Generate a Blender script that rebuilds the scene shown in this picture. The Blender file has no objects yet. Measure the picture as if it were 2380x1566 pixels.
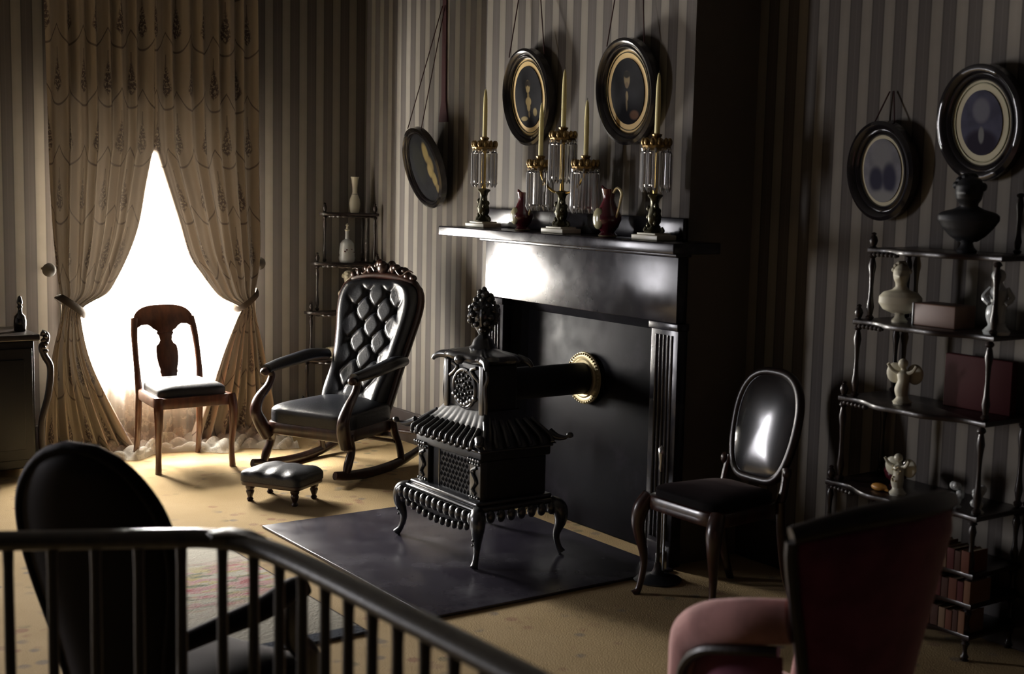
import bpy, bmesh, math, random
from math import sin, cos, pi, radians, sqrt
from mathutils import Matrix, Vector, Euler

random.seed(7)
scn = bpy.context.scene
C = scn.collection

# ------------------------------------------------------------------ camera, sky, sun, exposure
cam_d = bpy.data.cameras.new('camera')
cam = bpy.data.objects.new('camera', cam_d); C.objects.link(cam)
yaw, pitch, roll = radians(35.065), radians(6.709), radians(1.268)
fw = Vector((sin(yaw)*cos(pitch), cos(yaw)*cos(pitch), -sin(pitch)))
rt = Vector((cos(yaw), -sin(yaw), 0)); up = rt.cross(fw)
r2 = rt*cos(roll)+up*sin(roll); u2 = -rt*sin(roll)+up*cos(roll)
cam.matrix_world = Matrix(((r2.x, u2.x, -fw.x, -4.28), (r2.y, u2.y, -fw.y, -7.841), (r2.z, u2.z, -fw.z, 1.68), (0, 0, 0, 1)))
cam_d.sensor_width = 36.0; cam_d.lens = 3063/2380*36
cam_d.clip_start = 0.05
cam_d.dof.use_dof = True; cam_d.dof.focus_distance = 7.0; cam_d.dof.aperture_fstop = 3.2
scn.camera = cam

world = bpy.data.worlds.new('sky'); scn.world = world; world.use_nodes = True
wn = world.node_tree; bg = wn.nodes['Background']
sky = wn.nodes.new('ShaderNodeTexSky'); sky.sky_type = 'NISHITA'; sky.sun_disc = False
sky.sun_elevation = radians(50); sky.sun_rotation = radians(0); sky.air_density = 1.0; sky.dust_density = 3.0
hsv = wn.nodes.new('ShaderNodeHueSaturation'); hsv.inputs['Saturation'].default_value = 0.35
wn.links.new(sky.outputs[0], hsv.inputs['Color']); wn.links.new(hsv.outputs[0], bg.inputs[0])
bg.inputs[1].default_value = 1.0

sun_d = bpy.data.lights.new('sun', 'SUN'); sun_d.energy = 20; sun_d.angle = radians(8); sun_d.color = (1, .93, .8)
sun = bpy.data.objects.new('sun', sun_d); C.objects.link(sun)
sun.rotation_euler = Vector((0.36, -1.0, -1.12)).to_track_quat('-Z', 'Y').to_euler()
sun.location = (-2, 5, 6)
# bright hazy daylight at the two windows of the north wall (the second one stands out of frame to the left)
def daylight(name, x, z, w, h, watts, col):
    d = bpy.data.lights.new(name, 'AREA'); d.shape = 'RECTANGLE'; d.size = w; d.size_y = h; d.energy = watts; d.color = col
    o = bpy.data.objects.new(name, d); C.objects.link(o); o.location = (x, .33, z); o.rotation_euler = (radians(-90), 0, 0)
daylight('daylight_1', -1.475, 1.12, .98, 1.02, 1000, (1, .96, .90))
daylight('daylight_2', -5.25, 1.31, .8, 1.34, 270, (.97, .95, 1))

scn.view_settings.view_transform = 'Standard'; scn.view_settings.look = 'None'
scn.view_settings.exposure = 0.0; scn.view_settings.gamma = 1.0; scn.view_settings.use_curve_mapping = False
cy = scn.cycles
cy.use_denoising = True
try: cy.denoiser = 'OPENIMAGEDENOISE'
except Exception: pass
cy.max_bounces = 8; cy.diffuse_bounces = 2; cy.glossy_bounces = 4; cy.transmission_bounces = 6; cy.transparent_max_bounces = 12
cy.caustics_reflective = False; cy.caustics_refractive = False
cy.sample_clamp_indirect = 6.0

# ------------------------------------------------------------------ materials
def principled(name, col, rough=.5, metal=0, spec=.5, coat=0, trans=0, ior=1.5):
    m = bpy.data.materials.new(name); m.use_nodes = True
    b = m.node_tree.nodes['Principled BSDF']
    b.inputs['Base Color'].default_value = (*col, 1); b.inputs['Roughness'].default_value = rough
    b.inputs['Metallic'].default_value = metal; b.inputs['Specular IOR Level'].default_value = spec
    b.inputs['Coat Weight'].default_value = coat; b.inputs['Coat Roughness'].default_value = .12
    b.inputs['Transmission Weight'].default_value = trans; b.inputs['IOR'].default_value = ior
    return m

class NT:
    """small node helper"""
    def __init__(s, m): s.t = m.node_tree; s.n = s.t.nodes
    def new(s, typ, **kw):
        n = s.n.new(typ)
        for k, v in kw.items(): setattr(n, k, v)
        return n
    def put(s, sock, v):
        if hasattr(v, 'links') or hasattr(v, 'is_output'): s.t.links.new(v, sock)
        elif isinstance(v, (tuple, list)) and len(v) == 3 and sock.type == 'RGBA': sock.default_value = (*v, 1)
        else: sock.default_value = v
    def math(s, op, a, b=0.0, c=0.0, clamp=False):
        n = s.new('ShaderNodeMath', operation=op, use_clamp=clamp)
        s.put(n.inputs[0], a); s.put(n.inputs[1], b); s.put(n.inputs[2], c); return n.outputs[0]
    def mix(s, f, a, b):
        n = s.new('ShaderNodeMix', data_type='RGBA'); s.put(n.inputs[0], f); s.put(n.inputs[6], a); s.put(n.inputs[7], b); return n.outputs[2]
    def smooth(s, v, lo, hi):
        n = s.new('ShaderNodeMapRange', interpolation_type='SMOOTHSTEP'); s.put(n.inputs[0], v); s.put(n.inputs[1], lo); s.put(n.inputs[2], hi); return n.outputs[0]
    def coord(s, kind='Object'): return s.new('ShaderNodeTexCoord').outputs[kind]
    def sep(s, v):
        n = s.new('ShaderNodeSeparateXYZ'); s.put(n.inputs[0], v); return n.outputs
    def noise(s, vec, scale, detail=3, rough=.5, col=False):
        n = s.new('ShaderNodeTexNoise'); s.put(n.inputs['Vector'], vec); n.inputs['Scale'].default_value = scale
        n.inputs['Detail'].default_value = detail; n.inputs['Roughness'].default_value = rough
        return n.outputs['Color' if col else 'Fac']
    def mapping(s, vec, scale=(1, 1, 1), loc=(0, 0, 0), rot=(0, 0, 0)):
        n = s.new('ShaderNodeMapping'); s.put(n.inputs[0], vec); n.inputs['Scale'].default_value = scale
        n.inputs['Location'].default_value = loc; n.inputs['Rotation'].default_value = rot; return n.outputs[0]
    def bump(s, h, strength, dist, target):
        n = s.new('ShaderNodeBump'); s.put(n.inputs['Height'], h); n.inputs['Strength'].default_value = strength
        n.inputs['Distance'].default_value = dist; s.put(target.inputs['Normal'], n.outputs[0])
    def ellipse(s, xyz, cx, cz, rx, rz, soft=.35):
        a = s.math('DIVIDE', s.math('SUBTRACT', xyz[0], cx), rx); b = s.math('DIVIDE', s.math('SUBTRACT', xyz[2], cz), rz)
        d = s.math('ADD', s.math('MULTIPLY', a, a), s.math('MULTIPLY', b, b))
        n = s.new('ShaderNodeMapRange', interpolation_type='SMOOTHSTEP'); s.put(n.inputs[0], d)
        n.inputs[1].default_value = 1+soft; n.inputs[2].default_value = 1-soft; return n.outputs[0]

def wood(name, c1, c2, rough=.3, coat=.3, scale=6):
    m = principled(name, c1, rough, coat=coat); k = NT(m); b = k.n['Principled BSDF']
    v = k.mapping(k.coord(), (scale*3, scale*3, scale*.5))
    k.put(b.inputs['Base Color'], k.mix(k.smooth(k.noise(v, 1.5, 5, .6), .35, .68), c1, c2))
    k.bump(k.noise(v, 4, 3), .06, .01, b)
    return m

def wallpaper(name, axis, period, phase=0.):
    m = principled(name, (.4, .36, .3), .75, spec=.25); k = NT(m); b = k.n['Principled BSDF']
    co = k.coord(); x = k.sep(co)[axis]
    f = k.math('FRACT', k.math('ADD', k.math('DIVIDE', x, period), 100.0+phase))
    r = k.new('ShaderNodeValToRGB'); k.put(r.inputs[0], f); cr = r.color_ramp; cr.interpolation = 'LINEAR'
    L, D, E2 = (.23, .207, .175, 1), (.098, .086, .078, 1), (.062, .052, .048, 1)
    stops = [(0, E2), (.03, L), (.22, (.25, .225, .19, 1)), (.45, L), (.49, E2), (.55, D), (.68, D), (.71, (.118, .105, .095, 1)), (.75, D), (.93, D), (1, E2)]
    cr.elements[0].position = 0; cr.elements[0].color = E2; cr.elements[1].position = 1; cr.elements[1].color = E2
    for p, c in stops[1:-1]:
        e = cr.elements.new(p); e.color = c
    n = k.noise(co, 9, 4)
    k.put(b.inputs['Base Color'], k.mix(k.math('MULTIPLY', k.smooth(n, .3, .75), .16), r.outputs[0], (.12, .10, .08)))
    return m

def carpet_mat():
    m = principled('tan_carpet', (.6, .42, .2), .95, spec=.08); k = NT(m); b = k.n['Principled BSDF']
    co = k.coord(); fine = k.noise(co, 160, 2); 
    base = k.mix(k.smooth(k.noise(co, 2.5, 3), .3, .7), (.43, .31, .158), (.49, .36, .195))
    # sprays of small flowers laid out in loose garlands
    g = k.noise(k.mapping(co, (1.1, 1.1, 1)), 1.6, 2)
    garland = k.math('SUBTRACT', 1.0, k.smooth(k.math('ABSOLUTE', k.math('SUBTRACT', g, .5)), .0, .085))
    vor = k.new('ShaderNodeTexVoronoi'); vor.inputs['Scale'].default_value = 13; k.put(vor.inputs['Vector'], co)
    spot = k.math('SUBTRACT', 1.0, k.smooth(vor.outputs['Distance'], .22, .42))
    mask = k.math('MULTIPLY', k.math('MULTIPLY', spot, garland), .6)
    hue = k.new('ShaderNodeValToRGB'); k.put(hue.inputs[0], k.sep(vor.outputs['Color'])[0]); cr = hue.color_ramp; cr.interpolation = 'CONSTANT'
    cr.elements[0].color = (.11, .12, .14, 1); cr.elements[1].position = .35; cr.elements[1].color = (.24, .10, .08, 1)
    e = cr.elements.new(.6); e.color = (.10, .115, .08, 1); e = cr.elements.new(.8); e.color = (.28, .17, .12, 1)
    col = k.mix(mask, base, hue.outputs[0])
    k.put(b.inputs['Base Color'], k.mix(k.math('MULTIPLY', fine, .35), col, (.18, .12, .055)))
    k.bump(fine, .35, .01, b)
    return m

def rug_mat():
    m = principled('hooked_rug', (.7, .66, .55), .95, spec=.05); k = NT(m); b = k.n['Principled BSDF']
    co = k.coord(); x, y, z = k.sep(co)
    n1 = k.noise(k.mapping(co, (3.2, 9, 1)), 1.6, 4, .6); n2 = k.noise(k.mapping(co, (3, 9, 1), (5, 3, 0)), 2.0, 4, .6); n3 = k.noise(k.mapping(co, (3, 8, 1), (9, 1, 0)), 1.6, 4, .6)
    mid = k.math('SUBTRACT', 1.0, k.smooth(k.math('ABSOLUTE', k.math('ADD', y, .0)), .10, .42))
    col = k.mix(k.math('MULTIPLY', k.smooth(n3, .46, .56), mid), (.50, .47, .39), (.46, .38, .17))
    col = k.mix(k.math('MULTIPLY', k.smooth(n2, .52, .58), mid), col, (.20, .22, .15))
    col = k.mix(k.math('MULTIPLY', k.smooth(n1, .47, .55), mid), col, (.50, .30, .29)); col = k.mix(k.math('MULTIPLY', k.smooth(n1, .60, .64), mid), col, (.40, .12, .13))
    col = k.mix(k.math('MULTIPLY', k.smooth(k.noise(k.mapping(co, (2, 40, 1)), 2.2, 3), .4, .6), .25), col, (.28, .25, .22))
    col = k.mix(k.smooth(k.math('ABSOLUTE', y), .735, .75), col, (.075, .085, .11))
    col = k.mix(k.smooth(k.math('ABSOLUTE', x), .392, .398), col, (.10, .08, .07))
    k.put(b.inputs['Base Color'], col); k.bump(k.noise(co, 90, 2), .4, .01, b)
    return m

def drape_mat():
    m = principled('printed_drape', (.4, .33, .24), .9); k = NT(m); t = k.t
    uv = k.sep(k.new('ShaderNodeUVMap').outputs[0]); u, v = uv[0], uv[1]
    P, Q = .30, .34
    row = k.math('FLOOR', k.math('DIVIDE', v, Q)); off = k.math('MULTIPLY', k.math('MODULO', k.math('ADD', row, 100), 2), P/2)
    lu = k.math('SUBTRACT', k.math('FRACT', k.math('ADD', k.math('DIVIDE', k.math('ADD', u, off), P), 50)), .5)   # -0.5..0.5
    lv = k.math('FRACT', k.math('ADD', k.math('DIVIDE', v, Q), 50))
    co = k.new('ShaderNodeCombineXYZ'); k.put(co.inputs[0], u); k.put(co.inputs[1], v)
    nz = k.noise(co.outputs[0], 60, 3, .6)
    # leafy drop: wide at the bottom, pointed at the top
    w = k.math('MULTIPLY', k.math('SUBTRACT', .92, lv), k.smooth(lv, .22, .42)); w = k.math('MULTIPLY', w, .30)
    drop = k.math('MULTIPLY', k.smooth(k.math('SUBTRACT', w, k.math('ABSOLUTE', lu)), -.02, .05), k.smooth(nz, .40, .52))
    # swag line between drops
    sw = k.math('ADD', .05, k.math('MULTIPLY', k.math('POWER', k.math('ABSOLUTE', lu), 2.0), 1.3))
    swag = k.math('SUBTRACT', 1.0, k.smooth(k.math('ABSOLUTE', k.math('SUBTRACT', lv, sw)), .008, .028))
    stem = k.math('MULTIPLY', k.math('SUBTRACT', 1.0, k.smooth(k.math('ABSOLUTE', lu), .006, .02)), k.smooth(lv, .6, .7))
    mask = k.math('MAXIMUM', k.math('MAXIMUM', k.math('MULTIPLY', drop, .9), k.math('MULTIPLY', swag, .75)), k.math('MULTIPLY', stem, .6))
    col = k.mix(mask, (.42, .36, .295), (.08, .062, .068))
    d = k.new('ShaderNodeBsdfDiffuse'); tr = k.new('ShaderNodeBsdfTranslucent'); mx = k.new('ShaderNodeMixShader')
    k.put(d.inputs[0], col); k.put(tr.inputs[0], k.mix(.6, col, (.62, .47, .32))); mx.inputs[0].default_value = .0048
    t.links.new(d.outputs[0], mx.inputs[1]); t.links.new(tr.outputs[0], mx.inputs[2]); t.links.new(mx.outputs[0], k.n['Material Output'].inputs[0])
    return m

def lace_mat():
    m = principled('white_lace', (.8, .8, .76), .9); k = NT(m); t = k.t
    co = k.coord(); z = k.sep(co)[2]
    n = k.noise(k.mapping(co, (1, .3, 1)), 22, 4, .65)
    flower = k.math('MULTIPLY', k.smooth(n, .5, .58), k.smooth(z, .55, .2))
    d = k.new('ShaderNodeBsdfDiffuse'); d.inputs[0].default_value = (.80, .78, .70, 1)
    tr = k.new('ShaderNodeBsdfTranslucent'); tr.inputs[0].default_value = (.86, .84, .78, 1)
    tp = k.new('ShaderNodeBsdfTransparent'); mx = k.new('ShaderNodeMixShader'); mx.inputs[0].default_value = .55
    m2 = k.new('ShaderNodeMixShader'); k.put(m2.inputs[0], k.math('ADD', k.math('ADD', .50, k.math('MULTIPLY', k.smooth(z, .75, .3), .2)), k.math('MULTIPLY', flower, .28)))
    t.links.new(d.outputs[0], mx.inputs[1]); t.links.new(tr.outputs[0], mx.inputs[2])
    t.links.new(tp.outputs[0], m2.inputs[1]); t.links.new(mx.outputs[0], m2.inputs[2]); t.links.new(m2.outputs[0], k.n['Material Output'].inputs[0])
    return m

def pane_mat():
    m = principled('window_glass', (1, 1, 1), .02); k = NT(m); t = k.t
    tp = k.new('ShaderNodeBsdfTransparent'); g = k.new('ShaderNodeBsdfGlossy'); g.inputs['Roughness'].default_value = .02
    mx = k.new('ShaderNodeMixShader'); mx.inputs[0].default_value = .06
    t.links.new(tp.outputs[0], mx.inputs[1]); t.links.new(g.outputs[0], mx.inputs[2]); t.links.new(mx.outputs[0], k.n['Material Output'].inputs[0])
    return m

def marble_black(name, rough=.28, coat=.15, spec=.5, cols=((.016, .015, .02), (.045, .041, .048))):
    m = principled(name, (.02, .02, .024), rough, spec=spec, coat=coat); k = NT(m); b = k.n['Principled BSDF']; co = k.coord()
    k.put(b.inputs['Base Color'], k.mix(k.smooth(k.noise(co, 5, 6, .6), .5, .72), *cols))
    n = k.noise(co, 3.2, 5, .65); mr = k.new('ShaderNodeMapRange'); k.put(mr.inputs[0], n)
    mr.inputs[1].default_value = .3; mr.inputs[2].default_value = .7; mr.inputs[3].default_value = rough*.75; mr.inputs[4].default_value = rough*1.5
    k.put(b.inputs['Roughness'], mr.outputs[0]); k.put(b.inputs['Coat Roughness'], mr.outputs[0])
    return m

def hearth_mat():
    m = principled('oilcloth', (.05, .045, .055), .22, spec=.5); k = NT(m); b = k.n['Principled BSDF']; co = k.coord()
    k.put(b.inputs['Base Color'], k.mix(k.smooth(k.noise(co, 4, 6, .6), .42, .72), (.034, .03, .042), (.085, .08, .095)))
    mr = k.new('ShaderNodeMapRange'); k.put(mr.inputs[0], k.noise(co, 7, 4)); mr.inputs[3].default_value = .12; mr.inputs[4].default_value = .34
    k.put(b.inputs['Roughness'], mr.outputs[0])
    return m

def leather(name, col, rough=.32):
    m = principled(name, col, rough, spec=.42); k = NT(m); b = k.n['Principled BSDF']
    v = k.new('ShaderNodeTexVoronoi'); v.inputs['Scale'].default_value = 110; k.put(v.inputs['Vector'], k.coord())
    k.bump(v.outputs['Distance'], .12, .004, b)
    return m

def velvet(name, col):
    m = principled(name, col, .85, spec=.15); k = NT(m); b = k.n['Principled BSDF']
    b.inputs['Sheen Weight'].default_value = .6; b.inputs['Sheen Roughness'].default_value = .4; b.inputs['Sheen Tint'].default_value = (1, .72, .7, 1)
    n = k.noise(k.coord(), 14, 4); k.put(b.inputs['Base Color'], k.mix(k.smooth(n, .35, .7), col, tuple(c*.7 for c in col)))
    return m

def picture_mat(name, bgc, blobs, fogc=None):
    m = principled(name, bgc, .6, spec=.03); k = NT(m); b = k.n['Principled BSDF']; xyz = k.sep(k.coord())
    col = k.mix(k.smooth(k.noise(k.coord(), 12, 3), .3, .7), bgc, tuple(c*1.5 for c in bgc))
    for (cx, cz, rx, rz, c, soft) in blobs: col = k.mix(k.ellipse(xyz, cx, cz, rx, rz, soft), col, c)
    k.put(b.inputs['Base Color'], col); return m

M = {}
M['mahogany'] = wood('mahogany', (.020, .007, .005), (.045, .015, .009), .3, .3)
M['darkwood'] = wood('dark_wood', (.009, .005, .004), (.018, .008, .006), .36, .12)
M['warmwood'] = wood('warm_wood', (.075, .026, .012), (.14, .05, .022), .3, .4)
M['railwood'] = wood('railing_wood', (.06, .05, .038), (.085, .07, .05), .38, .2)
M['balwood'] = wood('baluster_wood', (.012, .008, .007), (.02, .013, .010), .45, .1)
M['iron'] = principled('stove_iron', (.02, .021, .024), .30, spec=.8, coat=.5)
M['ironflat'] = principled('stove_iron_plain', (.012, .012, .014), .5, spec=.4)
M['pipe'] = principled('stove_pipe', (.012, .012, .013), .55, spec=.3)
M['leather'] = leather('black_leather', (.013, .014, .018))
M['leather2'] = leather('grey_leather', (.026, .027, .031), .36)
M['dullleather'] = principled('dull_black_leather', (.008, .008, .010), .55, spec=.08)
M['horsehair'] = principled('horsehair_cloth', (.012, .011, .013), .16, spec=.7, coat=.6)
M['marble'] = marble_black('black_marble', .165, .04, .36)
M['fireboard'] = marble_black('fireboard_paint', .45, .0, .06, ((.006, .006, .009), (.016, .014, .02)))
M['hearth'] = hearth_mat()
M['brass'] = principled('brass', (.55, .38, .12), .3, metal=1)
M['oldbrass'] = principled('aged_brass', (.28, .19, .08), .4, metal=1)
M['palegold'] = principled('pale_gilt', (.62, .52, .30), .4, metal=.4)
M['bronze'] = principled('dark_bronze', (.06, .055, .03), .35, metal=.8)
M['glass'] = principled('cut_glass', (.95, .95, .97), .04, trans=.80, ior=1.6)
M['whitemarble'] = principled('white_marble', (.72, .68, .55), .35)
M['wax'] = principled('candle_wax', (.95, .85, .42), .5)
M['tanbrass'] = principled('dull_tan_brass', (.17, .15, .12), .6)
M['blackwood'] = principled('ebonised_wood', (.005, .004, .004), .45, spec=.35)
M['tieband'] = principled('tieback_cloth', (.075, .055, .04), .9)
M['wick'] = principled('wick', (.03, .03, .03), .9)
M['frame'] = principled('black_frame', (.014, .012, .014), .2, spec=.6, coat=.6)
M['giltmat'] = principled('gilt_mat', (.62, .43, .16), .45, metal=.15)
M['creammat'] = principled('cream_mat', (.60, .55, .38), .7)
M['cord'] = principled('red_cord', (.045, .009, .011), .8)
M['porcelain'] = principled('porcelain', (.62, .60, .48), .25, coat=.3)
M['greyporc'] = principled('grey_porcelain', (.44, .46, .46), .25, coat=.3)
M['parian'] = principled('parian_ware', (.58, .54, .41), .55)
M['oxblood'] = principled('oxblood_glaze', (.09, .012, .02), .18, coat=.6)
M['pitcherlight'] = principled('pale_cameo', (.33, .31, .19), .2, coat=.5)
M['velvet'] = velvet('rose_velvet', (.48, .245, .225))
M['velvet_shaded'] = velvet('rose_velvet_shaded', (.20, .05, .095))  # same rose velvet, with shade put into the colour for rear and sides
M['blackcloth'] = velvet('black_cloth', (.0045, .0035, .004)); M['blackcloth'].node_tree.nodes['Principled BSDF'].inputs['Sheen Weight'].default_value = .05
M['silver'] = principled('polished_metal', (.5, .5, .5), .25, metal=1)
M['drape'] = drape_mat(); M['lace'] = lace_mat(); M['pane'] = pane_mat()
M['carpet'] = carpet_mat(); M['rug'] = rug_mat()
M['whitepaint'] = principled('white_paint', (.75, .73, .68), .5)
M['plaster'] = principled('plaster', (.06, .055, .05), .9)
M['darkpaint'] = principled('dark_paint', (.035, .025, .022), .45)
M['paperdark'] = principled('dark_paper', (.03, .025, .022), .9)
M['lawn'] = principled('lawn', (.07, .09, .04), .95)
for i, c in enumerate([(.11, .04, .025), (.16, .08, .045), (.08, .022, .02), (.16, .10, .06), (.06, .028, .02)]):
    M['book%d' % i] = principled('book_cloth_%d' % i, c, .7, spec=.15)
M['paper'] = principled('page_edges', (.45, .38, .26), .8)
M['orange'] = principled('orange_shell', (.5, .24, .05), .4)
M['redbox'] = principled('dark_red_leather', (.045, .009, .010), .6, spec=.08)
M['boxbrown'] = principled('brown_box', (.12, .06, .038), .5)

# ------------------------------------------------------------------ mesh helpers
def cr(points, n=8):
    """Catmull-Rom through points (any tuple length)"""
    P = [tuple(p) for p in points]; P = [P[0]]+P+[P[-1]]; out = []
    for i in range(1, len(P)-2):
        for j in range(n):
            t = j/n; t2, t3 = t*t, t*t*t
            out.append(tuple(.5*((2*b)+(-a+c)*t+(2*a-5*b+4*c-d)*t2+(-a+3*b-3*c+d)*t3) for a, b, c, d in zip(P[i-1], P[i], P[i+1], P[i+2])))
    out.append(P[-2]); return out

class MB:
    def __init__(s): s.v = []; s.f = []; s.uv = None
    def add(s, vs, fs, mtx=None):
        o = len(s.v)
        s.v += [tuple(mtx @ Vector(p)) if mtx else tuple(p) for p in vs]
        s.f += [tuple(i+o for i in f) for f in fs]; return s
    def box(s, x0, x1, y0, y1, z0, z1, b=0, mtx=None):
        if b <= 0:
            vs = [(x, y, z) for z in (z0, z1) for y in (y0, y1) for x in (x0, x1)]
            return s.add(vs, [(0, 2, 3, 1), (4, 5, 7, 6), (0, 1, 5, 4), (2, 6, 7, 3), (0, 4, 6, 2), (1, 3, 7, 5)], mtx)
        bm = bmesh.new(); bmesh.ops.create_cube(bm, size=1)
        for v in bm.verts: v.co = Vector(((x0+x1)/2+v.co.x*(x1-x0), (y0+y1)/2+v.co.y*(y1-y0), (z0+z1)/2+v.co.z*(z1-z0)))
        b = min(b, .45*min(x1-x0, y1-y0, z1-z0))
        bmesh.ops.bevel(bm, geom=bm.edges[:], offset=b, segments=3, profile=.5, affect='EDGES')
        bm.verts.index_update(); r = s.add([v.co[:] for v in bm.verts], [[v.index for v in f.verts] for f in bm.faces], mtx); bm.free(); return r
    def tube(s, pts, rad, n=10, caps=True, flat=None, closed=False, mtx=None):
        """sweep an ellipse along pts; rad number or list; flat=(normal-scale, binormal-scale)"""
        pts = [Vector(p) for p in pts]; N = len(pts)
        if not hasattr(rad, '__len__'): rad = [rad]*N
        sx, sy = flat or (1, 1); vs, fs = [], []
        ref = Vector((0, 0, 1)); prev = None
        for i, p in enumerate(pts):
            a = pts[i-1] if (i > 0 or closed) else p; b = pts[(i+1) % N] if (i < N-1 or closed) else p
            t = (b-a).normalized() if (b-a).length > 1e-9 else Vector((0, 0, 1))
            if prev is None:
                r0 = ref if abs(t.z) < .9 else Vector((1, 0, 0)); nx = (r0-t*r0.dot(t)).normalized()
            else: nx = prev-t*prev.dot(t); nx = nx.normalized() if nx.length > 1e-6 else prev
            prev = nx; ny = t.cross(nx)
            for j in range(n):
                th = 2*pi*j/n; vs.append(p+nx*(cos(th)*rad[i]*sx)+ny*(sin(th)*rad[i]*sy))
        M2 = N if closed else N-1
        for i in range(M2):
            for j in range(n):
                a, b = i*n+j, i*n+(j+1) % n; c, d = ((i+1) % N)*n+(j+1) % n, ((i+1) % N)*n+j; fs.append((a, b, c, d))
        if caps and not closed: fs.append(tuple(range(n-1, -1, -1))); fs.append(tuple((N-1)*n+j for j in range(n)))
        return s.add([v[:] for v in vs], fs, mtx)
    def lathe(s, prof, n=20, at=(0, 0, 0), mtx=None, wob=None):
        vs, fs = [], []; N = len(prof)
        for i, (r, z) in enumerate(prof):
            for j in range(n):
                th = 2*pi*j/n; q = r*(wob(th, z) if wob else 1); vs.append((at[0]+q*cos(th), at[1]+q*sin(th), at[2]+z))
        for i in range(N-1):
            for j in range(n): fs.append((i*n+j, i*n+(j+1) % n, (i+1)*n+(j+1) % n, (i+1)*n+j))
        if prof[0][0] > 1e-5: fs.append(tuple(range(n-1, -1, -1)))
        if prof[-1][0] > 1e-5: fs.append(tuple((N-1)*n+j for j in range(n)))
        return s.add(vs, fs, mtx)
    def ball(s, c, r, n=12, m=8, mtx=None):
        r = (r, r, r) if not hasattr(r, '__len__') else r; vs, fs = [], []
        for i in range(1, m):
            ph = pi*i/m
            for j in range(n): th = 2*pi*j/n; vs.append((c[0]+r[0]*sin(ph)*cos(th), c[1]+r[1]*sin(ph)*sin(th), c[2]+r[2]*cos(ph)))
        a = len(vs); vs += [(c[0], c[1], c[2]+r[2]), (c[0], c[1], c[2]-r[2])]
        for i in range(m-2):
            for j in range(n): fs.append((i*n+j, (i+1)*n+j, (i+1)*n+(j+1) % n, i*n+(j+1) % n))
        for j in range(n): fs.append((a, j, (j+1) % n)); fs.append((a+1, (m-2)*n+(j+1) % n, (m-2)*n+j))
        return s.add(vs, fs, mtx)
    def grid(s, fn, nu, nv, closed_u=False, uvfn=None, mtx=None):
        vs = [fn(i/(nu if closed_u else nu-1), j/(nv-1)) for j in range(nv) for i in range(nu)]; fs = []
        for j in range(nv-1):
            for i in range(nu if closed_u else nu-1): fs.append((j*nu+i, j*nu+(i+1) % nu, (j+1)*nu+(i+1) % nu, (j+1)*nu+i))
        if uvfn: s.uv = [uvfn(i/(nu-1), j/(nv-1)) for j in range(nv) for i in range(nu)]
        return s.add(vs, fs, mtx)
    def slab(s, out, d0, d1, fn, b=0):
        """outline (list of 2-D points) between depths d0,d1; fn(a,b,d)->xyz"""
        N = len(out); o = []
        lay = [(d0, 0), (d1, 0)] if b <= 0 else [(d0, b), (d0+b*.3, b*.3), (d0+b, 0), (d1-b, 0), (d1-b*.3, b*.3), (d1, b)]
        cx = sum(p[0] for p in out)/N; cy_ = sum(p[1] for p in out)/N
        nor = []
        for i in range(N):
            ax, ay = out[i-1]; bx, by = out[(i+1) % N]; dx, dy = bx-ax, by-ay; l = sqrt(dx*dx+dy*dy) or 1; nor.append((dy/l, -dx/l))
        area = sum(out[i][0]*out[(i+1) % N][1]-out[(i+1) % N][0]*out[i][1] for i in range(N)); sg = 1 if area > 0 else -1
        vs, fs = [], []
        for d, ins in lay:
            for i in range(N): vs.append(fn(out[i][0]-sg*nor[i][0]*ins, out[i][1]-sg*nor[i][1]*ins, d))
        for l in range(len(lay)-1):
            for i in range(N): fs.append((l*N+i, l*N+(i+1) % N, (l+1)*N+(i+1) % N, (l+1)*N+i))
        fs.append(tuple(range(N-1, -1, -1))); fs.append(tuple((len(lay)-1)*N+i for i in range(N)))
        return s.add(vs, fs)
    def build(s, name, mat, parent=None, sharp=40, flat=False):
        me = bpy.data.meshes.new(name); me.from_pydata(s.v, [], s.f); me.update()
        bm = bmesh.new(); bm.from_mesh(me); bmesh.ops.recalc_face_normals(bm, faces=bm.faces[:]); bm.to_mesh(me); bm.free()
        if s.uv:
            ul = me.uv_layers.new(name='UVMap')
            for lp in me.loops: ul.data[lp.index].uv = s.uv[lp.vertex_index]
        me.materials.append(M[mat] if isinstance(mat, str) else mat)
        if not flat:
            me.polygons.foreach_set('use_smooth', [True]*len(me.polygons)); me.set_sharp_from_angle(angle=radians(sharp))
        o = bpy.data.objects.new(name, me); C.objects.link(o)
        if parent: o.parent = parent
        return o

def thing(name, label, cat, loc=(0, 0, 0), rz=0, group=None, tilt=0):
    o = bpy.data.objects.new(name, None); C.objects.link(o); o.location = loc; o.rotation_euler = (tilt, 0, rz)
    o.empty_display_size = .1
    o['label'] = label; o['category'] = cat
    if group: o['group'] = group
    return o
def tag(o, label, cat, group=None):
    o['label'] = label; o['category'] = cat
    if group: o['group'] = group
    return o
def struct(o): o['kind'] = 'structure'; return o
def rotx(a): return Matrix.Rotation(a, 4, 'X')
def T(x, y, z): return Matrix.Translation((x, y, z))
def interp(x, xs, ys):
    if x <= xs[0]: return ys[0]
    for i in range(len(xs)-1):
        if x <= xs[i+1]: t = (x-xs[i])/(xs[i+1]-xs[i]); t = t; return ys[i]+(ys[i+1]-ys[i])*t
    return ys[-1]
def smooth_table(pts, n=12):
    q = cr(sorted(pts), n); return [p[0] for p in q], [p[1] for p in q]

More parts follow.
